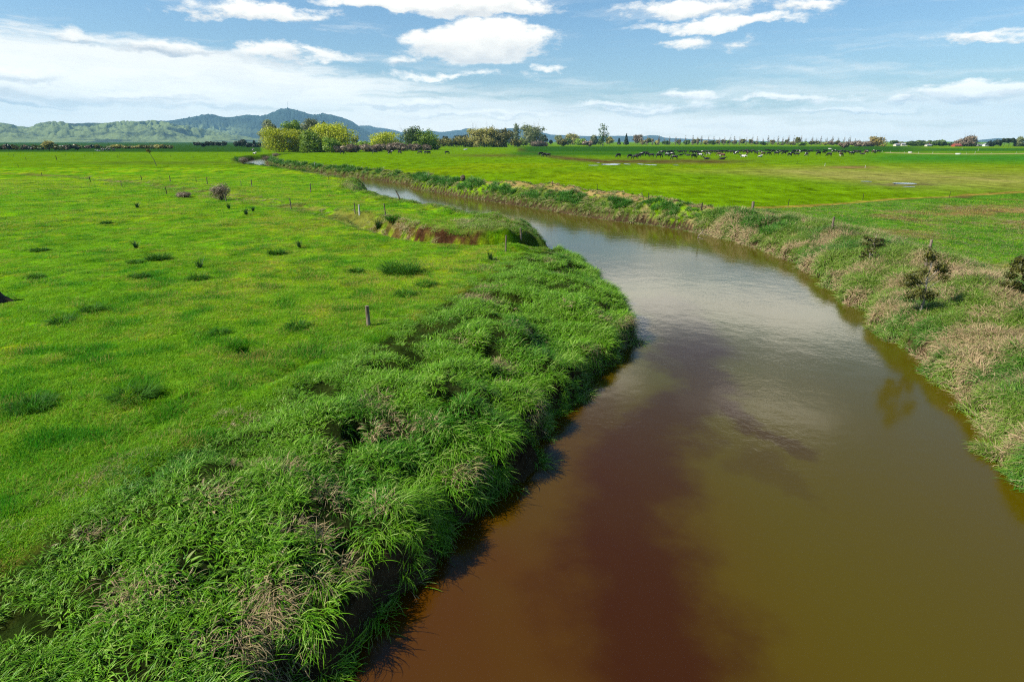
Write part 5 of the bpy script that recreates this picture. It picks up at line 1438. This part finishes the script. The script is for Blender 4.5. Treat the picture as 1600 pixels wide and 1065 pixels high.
def sapling(u, vf, vt, wpx, label, k, mat='sombre', nl=1800, open_=True, clumps=None, pale=True):
    x, y, z, t = on_ground(u, vf); h = (vf - vt) * t / F * 1.02; w = wpx * t / F
    r = empty('sapling', (x, y, z)); tag(r, label, 'sapling' if open_ else 'bush')
    rr = random.Random(k); mb = MB()
    top = Vector((w * .02, 0, h * .97))
    tube(mb, [(0, 0, -.3), (w * .03, 0, h * .25), (-w * .02, 0, h * .6), top], [.045, .035, .025, .008], 6, .5)
    lobes = []
    C_ = clumps or [(rr.uniform(-.42, .42), rr.uniform(-.3, .3), rr.uniform(.15, .95)) for _ in range(12)]
    for (a, b, c) in C_:
        p = Vector((a * w, b * w, c * h)); q0 = Vector((0, 0, max(.08, c - .22) * h))
        tube(mb, [q0, q0.lerp(p, .55) + Vector((0, 0, .02)), p], [.016, .011, .004], 4, .5)
        lobes.append((p.x, p.y, p.z, w * rr.uniform(.13, .21), h * rr.uniform(.07, .12)))
    mb.build('trunk', BARK_PALE if pale else BARK, r)
    cb = MB(); crown_leaves(cb, lobes, nl, .05, k, .6, gap=.25, elong=1.2); cb.build('crown', LM[mat], r, False)
sapling(1436, 492, 396, 66, 'spindly olive sapling with pale bare stem on the right bank', 1, nl=3600,
        clumps=[(-.12,0,.97),(.05,.1,.90),(.25,0,.78),(.38,.1,.72),(-.38,0,.58),(-.30,.15,.48),(-.42,-.1,.66),(-.2,-.1,.38),(-.28,.05,.3),(-.1,.2,.52),(.12,-.1,.35),(.2,.15,.28),(-.15,0,.7),(.3,-.1,.62)])
sapling(1364, 392, 367, 32, 'small olive bush above the right bank, left of the spindly sapling', 2, nl=1500, open_=False)
sapling(1357, 410, 388, 24, 'low olive sprig on the right bank below the small olive bush', 3, nl=700, open_=False)
sapling(1597, 470, 396, 64, 'dense dark olive bush at the right edge above the bank', 4, nl=9000, open_=False, pale=False,
        clumps=[(0,0,.95),(-.15,.1,.85),(.2,0,.8),(-.3,0,.68),(.1,.2,.66),(.35,0,.6),(-.38,.1,.5),(-.1,-.1,.52),(.2,.1,.45),(-.42,0,.34),(-.2,.1,.3),(.1,0,.3),(.36,.1,.3),(-.3,0,.18),(0,0,.18),(.3,0,.15),(-.1,.2,.75),(.05,-.2,.4)])

def stump():
    x, y, z, t = on_ground(-4, 473)
    r = empty('dead_stump', (x, y, z)); tag(r, 'dark leaning dead stump at the left edge of the paddock', 'stump')
    mb = MB(); tube(mb, [(.12, 0, -.2), (.02, 0, .15), (-.12, 0, .5), (-.25, .02, .95)], [.42, .27, .20, .15], 12, .3)
    for a, l in ((.1, .75), (1.3, .5), (2.6, .6), (3.9, .5), (5.3, .6)):
        tube(mb, [(.05, 0, .22), (math.cos(a) * l * .5, math.sin(a) * l * .5, .12), (math.cos(a) * l, math.sin(a) * l, -.08)], [.14, .10, .03], 7, .4)
    mb.build('trunk', WOOD_DARK, r)
stump()
def dead_pole():
    x, y, z, t = on_ground(245, 259.5)
    h = 24 * t / F
    r = empty('dead_sapling', (x, y, z)); tag(r, 'lone leaning dead sapling with a ragged tuft on top', 'tree')
    mb = MB(); tube(mb, [(0, 0, -.2), (-h * .10, 0, h * .35), (-h * .28, 0, h * .75), (-h * .38, 0, h * .97)], [.09, .07, .05, .03], 6, .3)
    for a, b in ((.5, .3), (-.5, .2), (.2, .45)): tube(mb, [(-h * .33, 0, h * .85), (-h * .33 + a, .1, h * .85 + b)], [.03, .01], 4, .2)
    mb.build('trunk', BARK, r)
    cb = MB(); crown_leaves(cb, [(-h * .38, 0, h * .96, .45, .3), (-h * .30, 0, h * .88, .5, .2)], 260, .16, 9, .5); cb.build('crown', LM['olive'], r, False)
dead_pole()
def drift():
    x, y = (float(c) for c in at(1090, 372, WATER_Z)[:2])
    mb = MB()
    tube(mb, [(0, 0, -.1), (.1, 0, .3), (.45, .1, .62), (.5, .05, .9)], [.07, .06, .045, .02], 6, .5)
    tube(mb, [(.4, .1, .55), (.8, .0, .35), (1.1, -.1, .28)], [.04, .03, .015], 5, .5)
    tube(mb, [(.1, 0, .3), (-.1, -.3, .12), (.35, -.9, .03)], [.04, .03, .02], 5, .5)
    o = mb.build('driftwood', WOOD); o.scale = (.8, .8, .8); o.location = (x, y, WATER_Z); tag(o, 'pale forked dead branch sticking out of the river', 'branch')
drift()

# ------------------------------------------------------------------ puddles
def puddles():
    m, q, out = material('puddle_water'); P = q.new('ShaderNodeTexCoord').outputs['Object']
    principled(q, out, (.09, .08, .06, 1), .06, .5, q.bump(q.noise(P, 3, 2, .5), .15, .02))
    rr = np.random.default_rng(5)
    for (u, v, wu, hv) in [(951,258,17,2.1),(962,257.2,9,1.6),(927,259.0,12,.8),(980,257,6,1.2),(1001,256.6,5,1.4),(1013,257.5,5,1.3),(1021,257.6,5,1.2),(935,254.6,3,.6),(1056,258,4,.6),(1412,287.5,20,2.2),(1354,283.2,9,1.0),(1420,292.5,12,.9)]:
        c = at(u, v, 0); w = .8 * abs(at(u + wu, v, 0)[0] - c[0]); d = .45 * abs(at(u, v - hv, 0)[1] - c[1])
        a = np.linspace(0, 2*np.pi, 40, endpoint=False); rd = .65 + .7 * fbm(np.cos(a) * 1.4 + u, np.sin(a) * 1.4 + v, 7, 3)
        xs, ys = c[0] + w * rd * np.cos(a), c[1] + d * rd * np.sin(a)
        zz = np.percentile(ground_z(np.append(xs, c[0]), np.append(ys, c[1])), 85) + .04
        mb = MB(); mb.add(np.stack([xs, ys, 0 * xs + zz], -1), [tuple(range(40))])
        tag(mb.build('puddle', m, None, False), 'shallow puddle on trampled ground', kind='structure')
puddles()

# ------------------------------------------------------------------ air
def haze():
    mb = MB(); B = 17000.0; box(mb, -B, B, -B, B, -4.5, 950.0)
    m = bpy.data.materials.new('haze_air'); m.use_nodes = True; t = m.node_tree; t.nodes.clear()
    o = t.nodes.new('ShaderNodeOutputMaterial'); p = t.nodes.new('ShaderNodeVolumePrincipled')
    p.inputs['Color'].default_value = (.27, .54, .73, 1); p.inputs['Density'].default_value = HAZE; p.inputs['Anisotropy'].default_value = .0
    t.links.new(p.outputs[0], o.inputs['Volume'])
    h = mb.build('haze', m, None, False); tag(h, 'thin blue summer haze over the plain', kind='stuff')
HAZE = 6.2e-5
haze()

# ------------------------------------------------------------------ labels that tell repeats apart
def ordinal(n):
    W = ['first', 'second', 'third', 'fourth', 'fifth', 'sixth', 'seventh', 'eighth', 'ninth', 'tenth', 'eleventh', 'twelfth']
    return W[n - 1] if n <= 12 else '%d%s' % (n, 'th' if 10 < n % 100 < 14 else {1: 'st', 2: 'nd', 3: 'rd'}.get(n % 10, 'th'))
def single_out():
    by = {}
    for o in COL.objects:
        if o.parent is None and 'label' in o and o.get('kind') is None: by.setdefault(o['label'], []).append(o)
    for lab, L in by.items():
        if len(L) < 2: continue
        L.sort(key=lambda o: float(proj(o.location.x, o.location.y, o.location.z)[0]))
        for i, o in enumerate(L):
            o['label'] = '%s, %s from the left' % (lab, ordinal(i + 1)) if i else '%s, leftmost such' % lab
single_out()
